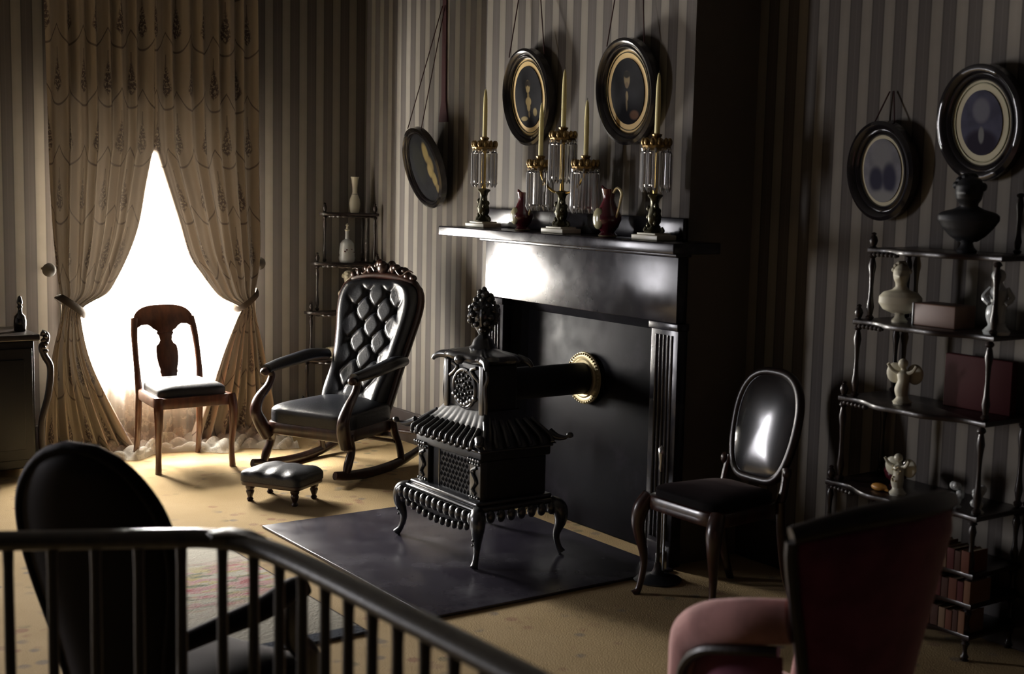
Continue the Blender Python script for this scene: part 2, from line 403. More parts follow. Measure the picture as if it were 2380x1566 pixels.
# ------------------------------------------------------------------ the setting
ZC = 3.15
XL, YB = -6.6, -9.6
WX0, WX1, WZ0, WZ1 = -1.97, -.97, .52, 1.98
struct(MB().box(XL, .1, YB, .0, -.06, 0).build('floor', 'carpet'))
struct(MB().box(XL-.1, .1, YB-.1, .35, ZC, ZC+.1).build('ceiling', 'plaster'))
M['paperA'] = wallpaper('striped_wallpaper_a', 0, .119, .12); M['paperB'] = wallpaper('striped_wallpaper_b', 1, .114, .0)
w = MB()
w.box(XL-.1, -5.65, 0, .32, 0, ZC).box(-4.85, WX0, 0, .32, 0, ZC).box(-5.65, -4.85, 0, .32, 0, WZ0).box(-5.65, -4.85, 0, .32, WZ1, ZC).box(WX1, .1, 0, .32, 0, ZC).box(WX0, WX1, 0, .32, 0, WZ0).box(WX0, WX1, 0, .32, WZ1, ZC)
struct(w.build('wall_north', 'paperA'))
struct(MB().box(0, .1, YB, 0, 0, ZC).build('wall_east', 'paperB'))
BY0, BY1, BX = -3.595, -1.99, -.38
w = MB().box(BX, 0, BY0, -3.43, 0, ZC).box(BX, 0, -2.28, BY1, 0, ZC).box(BX, 0, -3.43, -2.28, 1.10, ZC).box(-.30, 0, -3.43, -2.28, 0, 1.10)
struct(w.build('wall_chimney_breast', 'paperB'))
struct(MB().box(XL-.1, XL, YB, 0, 0, ZC).build('wall_west', 'paperdark'))
struct(MB().box(XL, .1, YB-.1, YB, 0, ZC).build('wall_south', 'paperdark'))
bb = MB().box(XL, WX0-.12, -.025, 0, 0, .2, .006).box(WX1+.12, -.02, -.025, 0, 0, .2, .006).box(WX0-.12, WX1+.12, -.025, 0, 0, .2, .006)
struct(bb.build('baseboard_north', 'darkpaint'))
bb = MB().box(-.025, 0, BY1, -.025, 0, .2, .006).box(-.025, 0, YB, BY0, 0, .2, .006)
struct(bb.build('baseboard_east', 'darkpaint'))
struct(MB().box(-40, 40, .33, 60, -.75, -.7).build('ground', 'lawn'))
win = MB()
for x0, x1, z0, z1, y0, y1 in [(WX0-.06, WX0, WZ0-.02, WZ1+.07, -.025, .005), (WX1, WX1+.06, WZ0-.02, WZ1+.07, -.025, .005), (WX0-.06, WX1+.06, WZ1, WZ1+.07, -.025, .005), (WX0-.07, WX1+.07, WZ0-.045, WZ0, -.045, .1)]:
    win.box(x0, x1, y0, y1, z0, z1, .006)
win.box(WX0, WX0+.03, .08, .2, WZ0, WZ1).box(WX1-.03, WX1, .08, .2, WZ0, WZ1).box(WX0, WX1, .08, .2, WZ1-.03, WZ1).box(WX0, WX1, .08, .2, WZ0, WZ0+.03)
win.box(WX0-.03, WX1+.03, -.02, .0, .2, WZ0-.04, .004)  # white panel under the sill, added to brighten the lace in front
wo = struct(win.build('window_1', 'whitepaint'))
sash = MB()
for z in (WZ0+.03, 1.38, WZ1-.06): sash.box(WX0+.03, WX1-.03, .12, .155, z, z+.035)
for x in (WX0+.03, WX1-.065): sash.box(x, x+.035, .12, .155, WZ0+.03, WZ1-.03)
sash.build('sash', 'whitepaint', wo)
MB().box(WX0+.03, WX1-.03, .135, .139, WZ0+.03, WZ1-.03).build('pane', 'pane', wo)

# ------------------------------------------------------------------ drapes, holdbacks, lace
def drape(side):
    L = side < 0
    ins = [(0.0, -1.62), (.13, -1.70), (.53, -1.885), (.80, -1.955), (.89, -1.955), (.93, -1.90), (.98, -1.80), (1.07, -1.735), (1.207, -1.664), (1.385, -1.60), (1.61, -1.555), (1.78, -1.52), (1.86, -1.505), (2.2, -1.495), (2.95, -1.49)] if L else \
          [(0.0, -1.335), (.12, -1.29), (.38, -1.18), (.59, -1.094), (.80, -1.0), (.86, -.975), (.90, -1.04), (.945, -1.128), (1.08, -1.235), (1.2, -1.315), (1.43, -1.39), (1.63, -1.455), (1.79, -1.505), (1.86, -1.517), (2.2, -1.527), (2.95, -1.53)]
    outs = [(0, -2.20), (.2, -2.19), (.6, -2.135), (.9, -2.075), (1.15, -2.10), (1.6, -2.125), (2.95, -2.135)] if L else \
           [(0, -.735), (.2, -.75), (.6, -.82), (.9, -.885), (1.15, -.845), (1.6, -.85), (2.95, -.86)]
    iz, ix = smooth_table(ins); oz, ox = smooth_table(outs)
    rnd = random.Random(3 if L else 5); ph = [rnd.uniform(0, 6.28) for _ in range(6)]
    zt = 2.95
    def fn(u, v):
        z = .012+(zt-.012)*v
        a, b = interp(z, oz, ox), interp(z, iz, ix)
        wd = abs(b-a); sq = min(1, wd/.45)
        tie = math.exp(-((z-.91)/.16)**2)
        uu = u+.018*sin(6*u+ph[0]+z*.7)
        amp = (.034*(1-.45*tie))*(0.35+.65*sq)
        fold = sin(2*pi*7.5*uu+ph[1])*.75+sin(2*pi*12.3*uu+ph[2]+z*.5)*.32+sin(2*pi*3.1*uu+ph[3])*.35
        x = a+(b-a)*u
        y = -.155-.03*tie+amp*fold
        # gathers radiating from the tie
        if z > .9: y += .010*sin(26*u+9*(z-.9))*math.exp(-(z-.9)*2.2)
        if z < .9: y -= .055*(1-z/.9)**1.4*(.4+.6*u)
        # hem breaks on the carpet
        if z < .05: y -= .05*(1-z/.05)*(.5+.5*sin(31*u+ph[4]))
        return (x, y, z)
    m = MB().grid(fn, 230, 190, uvfn=lambda u, v: (u*1.35+(0 if L else 2), v*zt))
    o = m.build('drape', 'drape', sharp=180)
    c = (-2.012, -.175, .915) if L else (-.935, -.175, .905)
    tb = MB(); pts = []
    for i in range(40):
        th = 2*pi*i/40; pts.append((c[0]+.074*cos(th), c[1]+.058*sin(th), c[2]+side*.055*cos(th)))
    tb.tube(pts, .017, 8, closed=True, flat=(1.5, .5)); tb.build('tieback', 'tieband', o)
    return o
dl = drape(-1); tag(dl, 'printed tan drape tied back at the left side of the bright window', 'curtain', 'printed window drapes')
dr = drape(1); tag(dr, 'printed tan drape tied back at the right of the window, next to the rocking chair', 'curtain', 'printed window drapes')
for x, z, s in ((-2.125, 1.12, 'left'), (-.825, 1.135, 'right')):
    h = thing('curtain_holdback', 'round pale holdback knob on the wall beside the %s drape' % s, 'holdback', (x, 0, z), 0, 'curtain holdbacks')
    MB().tube([(0, .0, 0), (0, -.13, 0)], .008, 8).build('stem', 'oldbrass', h)
    MB().lathe([(0, 0), (.02, .001), (.036, .006), (.04, .012), (.03, .02), (.012, .026), (0, .028)], 20, mtx=T(0, -.125, 0) @ rotx(radians(90))).build('rosette', 'tanbrass', h)

def lace_fn(u, v):
    x = WX0-.05+(WX1-WX0+.10)*u; z = .015+2.2*v
    f = .016*sin(2*pi*9*u+1.3*sin(5*u))+.007*sin(2*pi*23*u)
    y = -.075+f*(.6+.4*(1-v))-.035*max(0, min(1, (.75-z)/.3))
    if z < .12: y -= (.12-z)*.6
    return (x, y, z)
lace = MB().grid(lace_fn, 150, 60).build('lace_curtain', 'lace', sharp=180)
tag(lace, 'sheer white lace curtain behind the side chair, pooling on the carpet', 'curtain')
rl = random.Random(11); lp = [rl.uniform(0, 6.28) for _ in range(10)]
def pool(u, v):
    x = -2.0+1.28*u; w_ = .26+.10*sin(5*u+lp[0])+.05*sin(17*u+lp[1])
    y = -.10-w_*v
    h = .07*(1-v)**.8*abs(sin(9*u+lp[2]+3*v))+.045*abs(sin(23*u+lp[3]-5*v))*(1-v*.6)+.03*abs(sin(41*u+11*v+lp[4]))
    h *= (1 if v < .93 else (1-v)/.07)
    return (x, y-.02*sin(30*u+7*v), .006+max(0, h))
MB().grid(pool, 170, 40).build('pooled_hem', 'lace', lace, sharp=180)

# ------------------------------------------------------------------ turned / carved helpers
def spindle(r, h, kind=0):
    """profile of a turned post from 0 to h"""
    if kind == 0:
        a = [(.5, 0), (1.1, .02), (1.3, .05), (.7, .08), (.9, .12), (1.2, .2), (.8, .32), (.62, .5), (.8, .68), (1.2, .8), (.9, .88), (.7, .92), (1.3, .95), (1.1, .98), (.5, 1)]
    else:
        a = [(.6, 0), (1.3, .04), (.7, .1), (1.0, .2), (1.4, .45), (1.0, .7), (.5, .8), (.9, .88), (.6, .95), (0, 1)]
    return [(q*r, z*h) for q, z in a]
def sweep_leg(pts, rad, flat=(1, 1), n=10, k=8):
    q = cr([(*p, r) for p, r in zip(pts, rad)], k)
    return MB().tube([p[:3] for p in q], [p[3] for p in q], n, flat=flat)
def cushion(outline_fn, z0, h, nu=64, nv=14, edge=.55, puff=None):
    """domed pad; outline_fn(t)->(x,y) closed, h dome height"""
    def fn(u, v):
        x, y = outline_fn(u); 
        if v < .2: s_ = 1; z = z0+ (v/.2)*h*edge
        else:
            q = (v-.2)/.8; s_ = cos(q*pi/2)**.75 if q < 1 else 0; z = z0+h*edge+h*(1-edge)*sin(q*pi/2)
        px, py = x*s_, y*s_
        return (px, py, z+(puff(px, py) if puff and v > .2 else 0))
    return MB().grid(fn, nu, nv, closed_u=True)
def rrect(x0, x1, y0, y1, r, n=64, taper=0):
    """closed rounded rectangle parametrised 0..1 ; taper narrows towards y0"""
    pts = []
    for cx, cy_, a0 in ((x1-r, y1-r, 0), (x0+r, y1-r, 90), (x0+r, y0+r, 180), (x1-r, y0+r, 270)):
        for i in range(9): a = radians(a0+90*i/8); pts.append((cx+r*cos(a), cy_+r*sin(a)))
    pts.append(pts[0]); L = [0]
    for i in range(len(pts)-1): L.append(L[-1]+math.dist(pts[i], pts[i+1]))
    def f(t):
        d = (t % 1)*L[-1]
        for i in range(len(pts)-1):
            if d <= L[i+1]:
                q = (d-L[i])/max(1e-9, L[i+1]-L[i]); x = pts[i][0]+(pts[i+1][0]-pts[i][0])*q; y = pts[i][1]+(pts[i+1][1]-pts[i][1])*q
                k = 1-taper*(y1-y)/(y1-y0); return (x*k, y)
        return pts[-1]
    return f
def ring_outline(f, n=72): return [f(i/n) for i in range(n)]

# ------------------------------------------------------------------ side chair before the window
ch = thing('side_chair', 'mahogany vase-splat side chair with leather seat, standing before the bright window', 'chair', (-1.49, -.53, 0), pi)
fr = rrect(-.235, .235, -.215, .225, .05, taper=.16)
m = MB(); m.slab(ring_outline(fr), .365, .43, lambda a, b, d: (a, b, d), .01); m.build('seat_frame', 'warmwood', ch)
pf = rrect(-.205, .205, -.19, .20, .05, taper=.16)
cushion(pf, .425, .085, edge=.35).build('seat', 'leather2', ch)
for sx in (-1, 1):
    sweep_leg([(sx*.215, .205, .425), (sx*.222, .225, .36), (sx*.222, .225, .25), (sx*.218, .208, .12), (sx*.222, .215, .0)], [.027, .027, .022, .017, .019], (1, 1)).build('leg', 'warmwood', ch)
    sweep_leg([(sx*.185, -.20, .42), (sx*.188, -.205, .30), (sx*.19, -.215, .15), (sx*.195, -.25, 0)], [.02, .02, .018, .017]).build('leg', 'warmwood', ch)
def back_y(z): return -.195-.13*((z-.43)/.47)**1.3 if z > .43 else -.195
for sx in (-1, 1):
    sweep_leg([(sx*.185, -.197, .40), (sx*.19, back_y(.5), .50), (sx*.19, back_y(.62), .62), (sx*.185, back_y(.74), .74), (sx*.172, back_y(.83), .83)], [.017, .015, .014, .016, .018], (1.3, .9)).build('stile', 'warmwood', ch)
top = []
for i in range(33):
    x = -.19+.38*i/32; t = abs(x)/.19; top.append((x, .79+.117*max(0, 1-t**3.0)**.42))
low = [(.19, .765), (.18, .760), (.165, .775), (.14, .790), (.105, .793), (.085, .782), (.070, .766), (.052, .757), (.043, .745), (.03, .745), (-.03, .745), (-.043, .745), (-.052, .757), (-.070, .766), (-.085, .782), (-.105, .793), (-.14, .790), (-.165, .775), (-.18, .760), (-.19, .765)]
MB().slab(top+low, -.012, .012, lambda a, b, d: (a, back_y(b)+d, b), .003).build('crest_rail', 'warmwood', ch)
half = [(.044, .755), (.053, .742), (.040, .725), (.036, .70), (.045, .682), (.062, .668), (.066, .645), (.066, .60), (.060, .56), (.051, .53), (.054, .515), (.048, .505), (.048, .43)]
MB().slab(half+[(-a, b) for a, b in reversed(half)], -.008, .008, lambda a, b, d: (a, back_y(b)+d, b), .002).build('splat', 'warmwood', ch)
MB().box(-.06, .06, -.212, -.182, .42, .455, .004).build('splat_shoe', 'warmwood', ch)

# ------------------------------------------------------------------ tufted rocking chair
rc = thing('rocking_chair', 'black leather tufted rocking chair with carved crest, beside the corner shelf stand', 'rocking chair', (-.758, -1.085, 0), radians(116))
rc.scale = (1.05, 1.05, 1.04)
for sx in (-1, 1):
    pts = []
    for i in range(25):
        y = .40-1.10*i/24; pts.append((sx*.275, y, .022+.24*(y+.02)**2+(.10*(y+.02)**2 if y < 0 else 0)))
    rad = [.016+.010*sin(pi*min(1, (i+3)/24)) for i in range(25)]
    MB().tube(pts, rad, 10, flat=(1.15, .75)).build('rocker', 'mahogany', rc)
    sweep_leg([(sx*.275, .30, .06), (sx*.275, .285, .10), (sx*.27, .25, .17), (sx*.265, .27, .22), (sx*.265, .28, .25)], [.020, .024, .023, .033, .036]).build('leg', 'mahogany', rc)
    sweep_leg([(sx*.275, -.22, .04), (sx*.272, -.20, .12), (sx*.262, -.17, .20), (sx*.255, -.15, .28)], [.02, .02, .022, .026]).build('leg', 'mahogany', rc)
    # scrolled arm support
    sweep_leg([(sx*.262, .285, .20), (sx*.275, .325, .27), (sx*.292, .35, .345), (sx*.295, .32, .41), (sx*.287, .255, .47), (sx*.285, .225, .52), (sx*.287, .235, .55)], [.036, .038, .033, .028, .022, .020, .020], (1, 1)).build('arm_support', 'mahogany', rc)
    MB().ball((sx*.292, .275, .552), (.024, .03, .022)).build('arm_scroll', 'mahogany', rc)
    q = cr([(sx*.292, .26, .566, .030), (sx*.30, .15, .578, .036), (sx*.298, .02, .590, .040), (sx*.285, -.12, .605, .042), (sx*.262, -.24, .600, .036)], 7)
    MB().tube([p[:3] for p in q], [p[3] for p in q], 14, flat=(.85, 1.1)).build('arm_pad', 'leather', rc)
MB().slab(ring_outline(rrect(-.285, .285, -.20, .30, .07, taper=.14)), .215, .285, lambda a, b, d: (a, b+.0, d), .012).build('seat_rail', 'mahogany', rc)
cushion(rrect(-.275, .275, -.20, .295, .08, taper=.12), .275, .125, puff=lambda x, y: .0).build('seat', 'leather', rc)
for x in (-.16, .0, .16): pass
MB().tube([(-.27, -.52, .135), (.27, -.52, .135)], .011, 8).build('stretcher', 'mahogany', rc)
MB().tube([(-.262, -.17, .155), (.262, -.17, .155)], .011, 8).build('stretcher', 'mahogany', rc)
# back: leaning, waisted outline
def rb_y(z): t = (z-.27)/.80; return -.14-.30*t-.07*sin(pi*t)*.5
def rb_w(z): return interp(z, [.27, .40, .55, .72, .86, .96, 1.02, 1.045], [.205, .215, .222, .245, .268, .268, .235, .17])
zs_, ws_ = smooth_table([(.27, .205), (.40, .215), (.55, .222), (.72, .245), (.86, .268), (.95, .265), (1.01, .23), (1.04, .15)])
def rb_w(z): return interp(z, zs_, ws_)
def tuft(x, z):
    a, b = .070, .088
    gx, gz = x/a, (z-.34)/b
    d = 9
    for i in range(int(math.floor(gx))-1, int(math.floor(gx))+3):
        for j in range(int(math.floor(gz))-1, int(math.floor(gz))+3):
            if (i+j) % 2 == 0: d = min(d, (gx-i)**2+(gz-j)**2)
    # creases along the diagonals between buttons
    p, q = (gx+gz)/2, (gx-gz)/2
    c = min(abs(p-round(p)), abs(q-round(q)))
    return -.020*math.exp(-d/.06)-.011*math.exp(-(c/.09)**2)+.004
def rback(u, v):
    z = .275+.765*v; w_ = rb_w(z); x = -w_+2*w_*u
    e = min(u, 1-u)*2*w_; roll_ = .075*math.exp(-((e-.05)/.045)**2)*.55+.0
    edge = min(1, e/.035); edge = sqrt(max(0, 1-(1-edge)**2))
    vt = min(1, (1-v)/.05); vt = sqrt(max(0, 1-(1-vt)**2))
    inner = max(0, min(1, (e-.07)/.05)) * max(0, min(1, (v-.16)/.1)) * max(0, min(1, (.97-v)/.06))
    return (x, rb_y(z)+.012+(.045+roll_*.6)*edge*vt+tuft(x, z)*inner*1.25+.035*math.exp(-((z-.42)/.12)**2)*edge, z)
MB().grid(rback, 110, 130).build('backrest', 'leather', rc, sharp=180)
MB().grid(lambda u, v: ((2*u-1)*rb_w(.275+.765*v)*.98, rb_y(.275+.765*v)-.03*sin(pi*u)-.005, .275+.765*v), 20, 40).build('back_panel', 'blackcloth', rc, sharp=180)
fp = [(-rb_w(z)-.004, rb_y(z)+.004, z) for z in [.24+.03*i for i in range(27)]]
for sx in (-1, 1):
    MB().tube([(sx*-1*p[0]*-1*-1 if False else sx*abs(p[0]), p[1], p[2]) for p in fp], [.022]*len(fp), 10, flat=(1.3, .8)).build('back_frame', 'mahogany', rc)
arch = []
for i in range(25):
    a = pi*i/24; arch.append((.225*cos(a), rb_y(1.0)+.0, 1.005+.055*sin(a)))
MB().tube(arch, [.022]*25, 10).build('top_rail', 'mahogany', rc)
rr = random.Random(4); crest = MB()
for i in range(17):
    t = -1+2*i/16; x = t*.185; z = 1.062+.050*(1-t*t)+rr.uniform(-.012, .016)
    crest.ball((x, rb_y(1.03)+rr.uniform(-.012, .02), z), (rr.uniform(.019, .030), .024, rr.uniform(.018, .032)), 10, 7)
for sx in (-1, 1):
    q = [(sx*(.05+.10*k/20*1.6)*1, rb_y(1.03)+.02, 1.085+.03*sin(k/20*9)*(1-k/26)) for k in range(21)]
    crest.tube(q, [.011*(1-k/30) for k in range(21)], 8)
    crest.ball((sx*.205, rb_y(1.03)+.01, 1.055), (.024, .02, .02))
crest.ball((0, rb_y(1.03)+.012, 1.105), (.04, .03, .036))
crest.build('carved_crest', 'mahogany', rc)

# ------------------------------------------------------------------ footstool
A_ = Vector((-1.507, -1.549, 0)); B_ = Vector((-1.377, -1.751, 0)); C_ = Vector((-1.232, -1.707, 0)); D_ = Vector((-1.342, -1.478, 0))
ctr = (A_+B_+C_+D_)/4; ang = math.atan2(B_.y-A_.y, B_.x-A_.x)
fs = thing('footstool', 'small square footstool with dark leather cushion, on the carpet before the rocking chair', 'footstool', (ctr.x, ctr.y, 0), ang)
MB().slab(ring_outline(rrect(-.175, .175, -.135, .135, .03)), .085, .115, lambda a, b, d: (a, b, d), .006).build('frame', 'mahogany', fs)
cushion(rrect(-.18, .18, -.14, .14, .035), .11, .075, edge=.42, nu=120, puff=lambda x, y: .004*sin(x*60)*abs(y)/.14).build('cushion', 'leather2', fs)
for sx in (-1, 1):
    for sy in (-1, 1):
        MB().lathe([(.013, 0), (.018, .008), (.012, .02), (.017, .035), (.022, .05), (.018, .06), (.024, .07), (.024, .09)], 14, (sx*.135, sy*.095, 0)).build('leg', 'mahogany', fs)

# ------------------------------------------------------------------ corner shelf stand (left) and its china
es = thing('corner_shelf_stand', 'dark corner shelf stand with turned posts, in the corner behind the rocking chair', 'shelf stand', (-.03, -.03, 0), 0)
LV = [(1.455, .31, .20), (1.13, .365, .235), (.81, .41, .27), (.50, .44, .30), (.19, .47, .33)]
def corner_outline(a, b, n=20):
    o = [(0, 0)]
    for i in range(n+1):
        t = i/n*pi/2; k = 1+.10*cos(4*t)-.04; o.append((-a*cos(t)*k if i < n else 0, -b*sin(t)*k if i > 0 else 0))
    return o
for i, (z, a, b) in enumerate(LV):
    MB().slab(corner_outline(a, b), z-.018, z, lambda p, q, d: (p, q, d), .004).build('shelf', 'darkwood', es)
    zl = LV[i+1][0] if i < 4 else .0
    for (x, y) in ((-a*.96, -.02), (-.02, -b*.96), (-.015, -.015)):
        MB().lathe(spindle(.0105, z-.018-zl), 12, (x, y, zl)).build('post', 'darkwood', es)
    for (x, y) in ((-a*.96, -.02), (-.02, -b*.96)):
        MB().lathe(spindle(.011, .065, 1), 12, (x, y, z)).build('finial', 'darkwood', es)
    gal = MB()
    gal.tube([(-a*.93*cos(k/72*pi/2), -b*.93*sin(k/72*pi/2), z-.024) for k in range(4, 69)], [.0045+.0045*abs(sin(k/72*9*pi)) for k in range(4, 69)], 8)
    gal.build('beaded_edge', 'darkwood', es)
v = thing('china_vase', 'slim cream vase with flared neck, on the topmost shelf of the corner stand', 'vase', (-.135, -.10, 1.455))
MB().lathe([(.026, 0), (.03, .004), (.034, .03), (.037, .06), (.033, .09), (.022, .115), (.016, .135), (.017, .165), (.021, .195), (.023, .215), (.029, .235), (.024, .232), (.015, .20), (.012, .14)], 24).build('body', 'porcelain', v)
MB().lathe([(.0185, .117), (.0205, .121), (.0185, .126)], 20).build('collar', 'darkwood', v)
v = thing('china_decanter', 'pale blue-grey china decanter with small red flowers, on the second shelf of the corner stand', 'decanter', (-.20, -.12, 1.13))
MB().lathe([(.045, 0), (.050, .006), (.055, .03), (.05, .05), (.053, .06), (.049, .10), (.046, .125), (.03, .145), (.014, .155), (.012, .19), (.013, .205)], 24).build('body', 'greyporc', v)
MB().lathe([(.014, .205), (.018, .215), (.01, .22), (.006, .235), (.011, .245), (0, .258)], 16).build('stopper', 'porcelain', v)
fl_ = MB(); 
for k in range(7): fl_.ball((-.035+.011*k, -.046+.003*(k-3)**2*.3, .075+.012*sin(k*2)), .006, 8, 5)
fl_.build('painted_flowers', 'book2', v)
def bust(name, label, loc, rz, h, mat, big=False):
    t = thing(name, label, 'bust', loc, rz); s_ = h/.24
    m = MB().lathe([(x*s_, z*s_) for x, z in [(.03, 0), (.032, .008), (.022, .018), (.018, .03), (.024, .04)]], 18); m.build('socle', mat, t)
    def body(u, v_):
        th = 2*pi*u; z = .035+.20*v_
        P = [(.035, .030, .014, 0), (.05, .066, .036, 0), (.075, .083, .046, .0), (.10, .082, .045, .0), (.118, .066, .036, 0), (.128, .034, .026, .0), (.142, .021, .021, .003), (.155, .021, .023, .008), (.168, .027, .032, .012), (.185, .031, .036, .012), (.205, .031, .036, .006), (.222, .022, .026, .0), (.235, .0, .0, .0)]
        if big: P = [(.035, .030, .016, 0), (.05, .052, .034, 0), (.075, .076, .044, .0), (.10, .092, .048, .0), (.115, .092, .046, 0), (.125, .078, .04, .0), (.133, .046, .032, .0), (.142, .027, .027, .003), (.15, .028, .030, .006), (.163, .037, .040, .010), (.182, .041, .046, .010), (.205, .041, .047, .006), (.224, .031, .036, .0), (.238, .0, .0, .0)]
        zz = [p[0] for p in P]; rx = interp(z, zz, [p[1] for p in P]); ry = interp(z, zz, [p[2] for p in P]); oy = interp(z, zz, [p[3] for p in P])
        nose = .010*math.exp(-((z-.182)/.008)**2)*max(0, sin(th))**24
        return (rx*cos(th)*s_, (oy+ry*sin(th)+nose)*s_, z*s_)
    MB().grid(body, 32, 60, closed_u=True).build('figure', mat, t)
    hr = MB(); r_ = random.Random(2); hk = 1.3 if big else 1.0
    for k in range(26):
        th = r_.uniform(pi*.9, pi*2.1); ph = r_.uniform(.0, 1.25); hr.ball((.030*hk*s_*cos(th)*cos(ph), (.004+.034*hk*sin(th)*cos(ph))*s_, (.198+.034*sin(ph))*s_), .010*hk*s_, 8, 6)
    hr.build('hair', mat, t); return t
bust('portrait_bust', 'small cream bust peeping over the rocking chair back, on the corner stand', (-.19, -.15, .81), radians(200), .27, 'parian', True)
v = thing('china_cup', 'small cream cup with ring handle at the left of the rocking chair back', 'cup', (-.30, -.12, .50))
MB().lathe([(.022, 0), (.024, .005), (.018, .012), (.032, .04), (.037, .075), (.034, .075), (.028, .04), (.0, .015)], 20).build('body', 'porcelain', v)
MB().tube([(-.035+.022*cos(a)*-1-.004, 0, .045+.026*sin(a)) for a in [2*pi*i/16 for i in range(16)]], .005, 8, closed=True).build('handle', 'porcelain', v)

# ------------------------------------------------------------------ oval pictures
def oval_picture(label, loc, w, h, lean, matw, rail, blobs, bgc, mat_mat='giltmat', double=True, cords=None, rim=None):
    t = thing('oval_picture', label, 'picture', loc, pi/2, 'oval pictures hung on cords', tilt=-radians(lean))
    m = MB(); N = 64
    prof = [(-.012, -.014), (-.012, .012), (-.002, .026), (.25, .034), (.5, .028), (.62, .018), (.75, .022), (.92, .016), (1, .006), (1, -.010)]
    vs, fs = [], []
    for i in range(N):
        a = 2*pi*i/N
        for p, d in prof:
            rx, rz = w/2-p*rail if p > 0 else w/2, h/2-p*rail if p > 0 else h/2; vs.append((rx*cos(a), d, rz*sin(a)))
    K = len(prof)
    for i in range(N):
        for j in range(K): fs.append((i*K+j, i*K+(j+1) % K, ((i+1) % N)*K+(j+1) % K, ((i+1) % N)*K+j))
    m.add(vs, fs).build('frame', 'frame', t, sharp=50)
    def disc(rx, rz, d, name, mt):
        q = MB(); vs = [(0, d, 0)]+[(rx*cos(2*pi*i/N), d, rz*sin(2*pi*i/N)) for i in range(N)]+[(0, d-.004, 0)]+[(rx*cos(2*pi*i/N), d-.004, rz*sin(2*pi*i/N)) for i in range(N)]
        fs = [(0, 1+i, 1+(i+1) % N) for i in range(N)]+[(N+1, N+2+(i+1) % N, N+2+i) for i in range(N)]+[(1+i, N+2+i, N+2+(i+1) % N, 1+(i+1) % N) for i in range(N)]
        return q.add(vs, fs).build(name, mt, t)
    iw, ih = w/2-rail, h/2-rail
    if matw > 0:
        disc(iw+.004, ih+.004, .004, 'mat', mat_mat)
        if double:
            q = MB().tube([((iw-.010)*cos(2*pi*i/N), .006, (ih-.010)*sin(2*pi*i/N)) for i in range(N)], .0022, 6, closed=True); q.build('mat_line', 'bronze', t)
    pm = picture_mat('print_'+str(len(M)), bgc, blobs); M['print_'+str(len(M))] = pm
    disc(iw-matw, ih-matw, .008 if matw > 0 else .006, 'portrait_print', pm)
    if cords: 
        inv = (Matrix.Translation(loc) @ Euler((-radians(lean), 0, pi/2), 'XYZ').to_matrix().to_4x4()).inverted()
        for p0, p1, r in cords: MB().tube([inv @ Vector(p0), inv @ Vector(p1)], r, 6).build('cord', 'cord', t)
    return t
sk = (.40, .31, .15); dk = (.011, .011, .013)
oval_picture('black oval picture leaning out from the wall left of the mantel shelf', (-.115, -.955, 1.755), .40, .50, 17, 0, .045,
    [(-.05, .09, .03, .06, (.24, .19, .085), .6), (-.075, .02, .03, .05, (.22, .17, .08), .7), (-.055, -.02, .025, .04, (.28, .22, .10), .6), (-.085, -.07, .026, .045, (.24, .19, .085), .6), (-.10, -.13, .02, .03, (.18, .14, .07), .6), (.05, .03, .06, .12, (.02, .02, .018), .6)], dk,
    cords=[((-.185, -.86, 1.985), (-.01, -.955, 2.72), .003), ((-.185, -1.02, 1.985), (-.01, -.985, 2.72), .003)])
oval_picture('black oval portrait of a pale-collared figure, left of the two above the mantel', (BX-.035, -2.44, 2.10), .40, .475, 5, .035, .052,
    [(0, -.045, .062, .075, (.017, .017, .02), .5), (0, .052, .018, .030, sk, .35), (.0, .064, .022, .018, (.03, .025, .02), .5), (.001, .038, .014, .018, sk, .4), (.0, .006, .009, .018, (.25, .19, .09), .4), (.0, -.022, .023, .022, sk, .4), (.0, -.045, .014, .026, sk, .4), (-.002, -.085, .007, .015, (.22, .17, .09), .5), (.040, -.105, .028, .011, (.30, .24, .12), .5), (-.052, -.075, .016, .020, (.30, .24, .12), .5)], dk,
    cords=[((BX-.06, -2.29, 2.30), (BX-.01, -2.345, 2.80), .003), ((BX-.06, -2.59, 2.30), (BX-.01, -2.445, 2.80), .003)])
oval_picture('black oval portrait of a dark-suited figure above the right end of the mantel', (BX-.035, -3.205, 2.095), .415, .475, 5, .036, .055,
    [(0, -.06, .07, .085, (.016, .016, .02), .5), (0, .055, .020, .034, (.22, .17, .10), .4), (0, .075, .022, .016, (.02, .018, .016), .5), (.002, .028, .012, .014, (.16, .12, .08), .5), (.004, -.02, .009, .022, (.24, .19, .11), .4), (.008, -.055, .006, .030, (.20, .16, .10), .5), (-.042, -.105, .030, .020, (.16, .09, .06), .6)], dk,
    cords=[((BX-.06, -3.07, 2.30), (BX-.01, -3.12, 2.80), .003), ((BX-.06, -3.33, 2.30), (BX-.01, -3.23, 2.80), .003)])
gy = (.17, .17, .19)
oval_picture('black oval picture with narrow cream mat, lower of the two on the right wall', (-.035, -4.345, 1.757), .33, .395, 5, .014, .058,
    [(0, .06, .05, .06, (.23, .23, .24), .6), (.03, -.035, .035, .05, (.05, .05, .08), .6), (-.035, -.03, .035, .06, (.05, .05, .08), .6), (0, -.12, .09, .04, (.28, .28, .28), .7)], gy, 'creammat', False,
    cords=[((-.05, -4.29, 1.93), (-.01, -4.335, 2.07), .003), ((-.05, -4.40, 1.93), (-.01, -4.355, 2.07), .003)])
oval_picture('black oval picture with wide cream mat high above the dark bust, upper of the pair', (-.035, -4.79, 1.935), .37, .43, 5, .036, .06,
    [(0, .045, .036, .045, (.16, .16, .19), .5), (0, -.075, .07, .05, (.03, .025, .04), .5), (0, -.045, .012, .03, (.2, .2, .2), .5)], (.06, .06, .09), 'creammat', True)
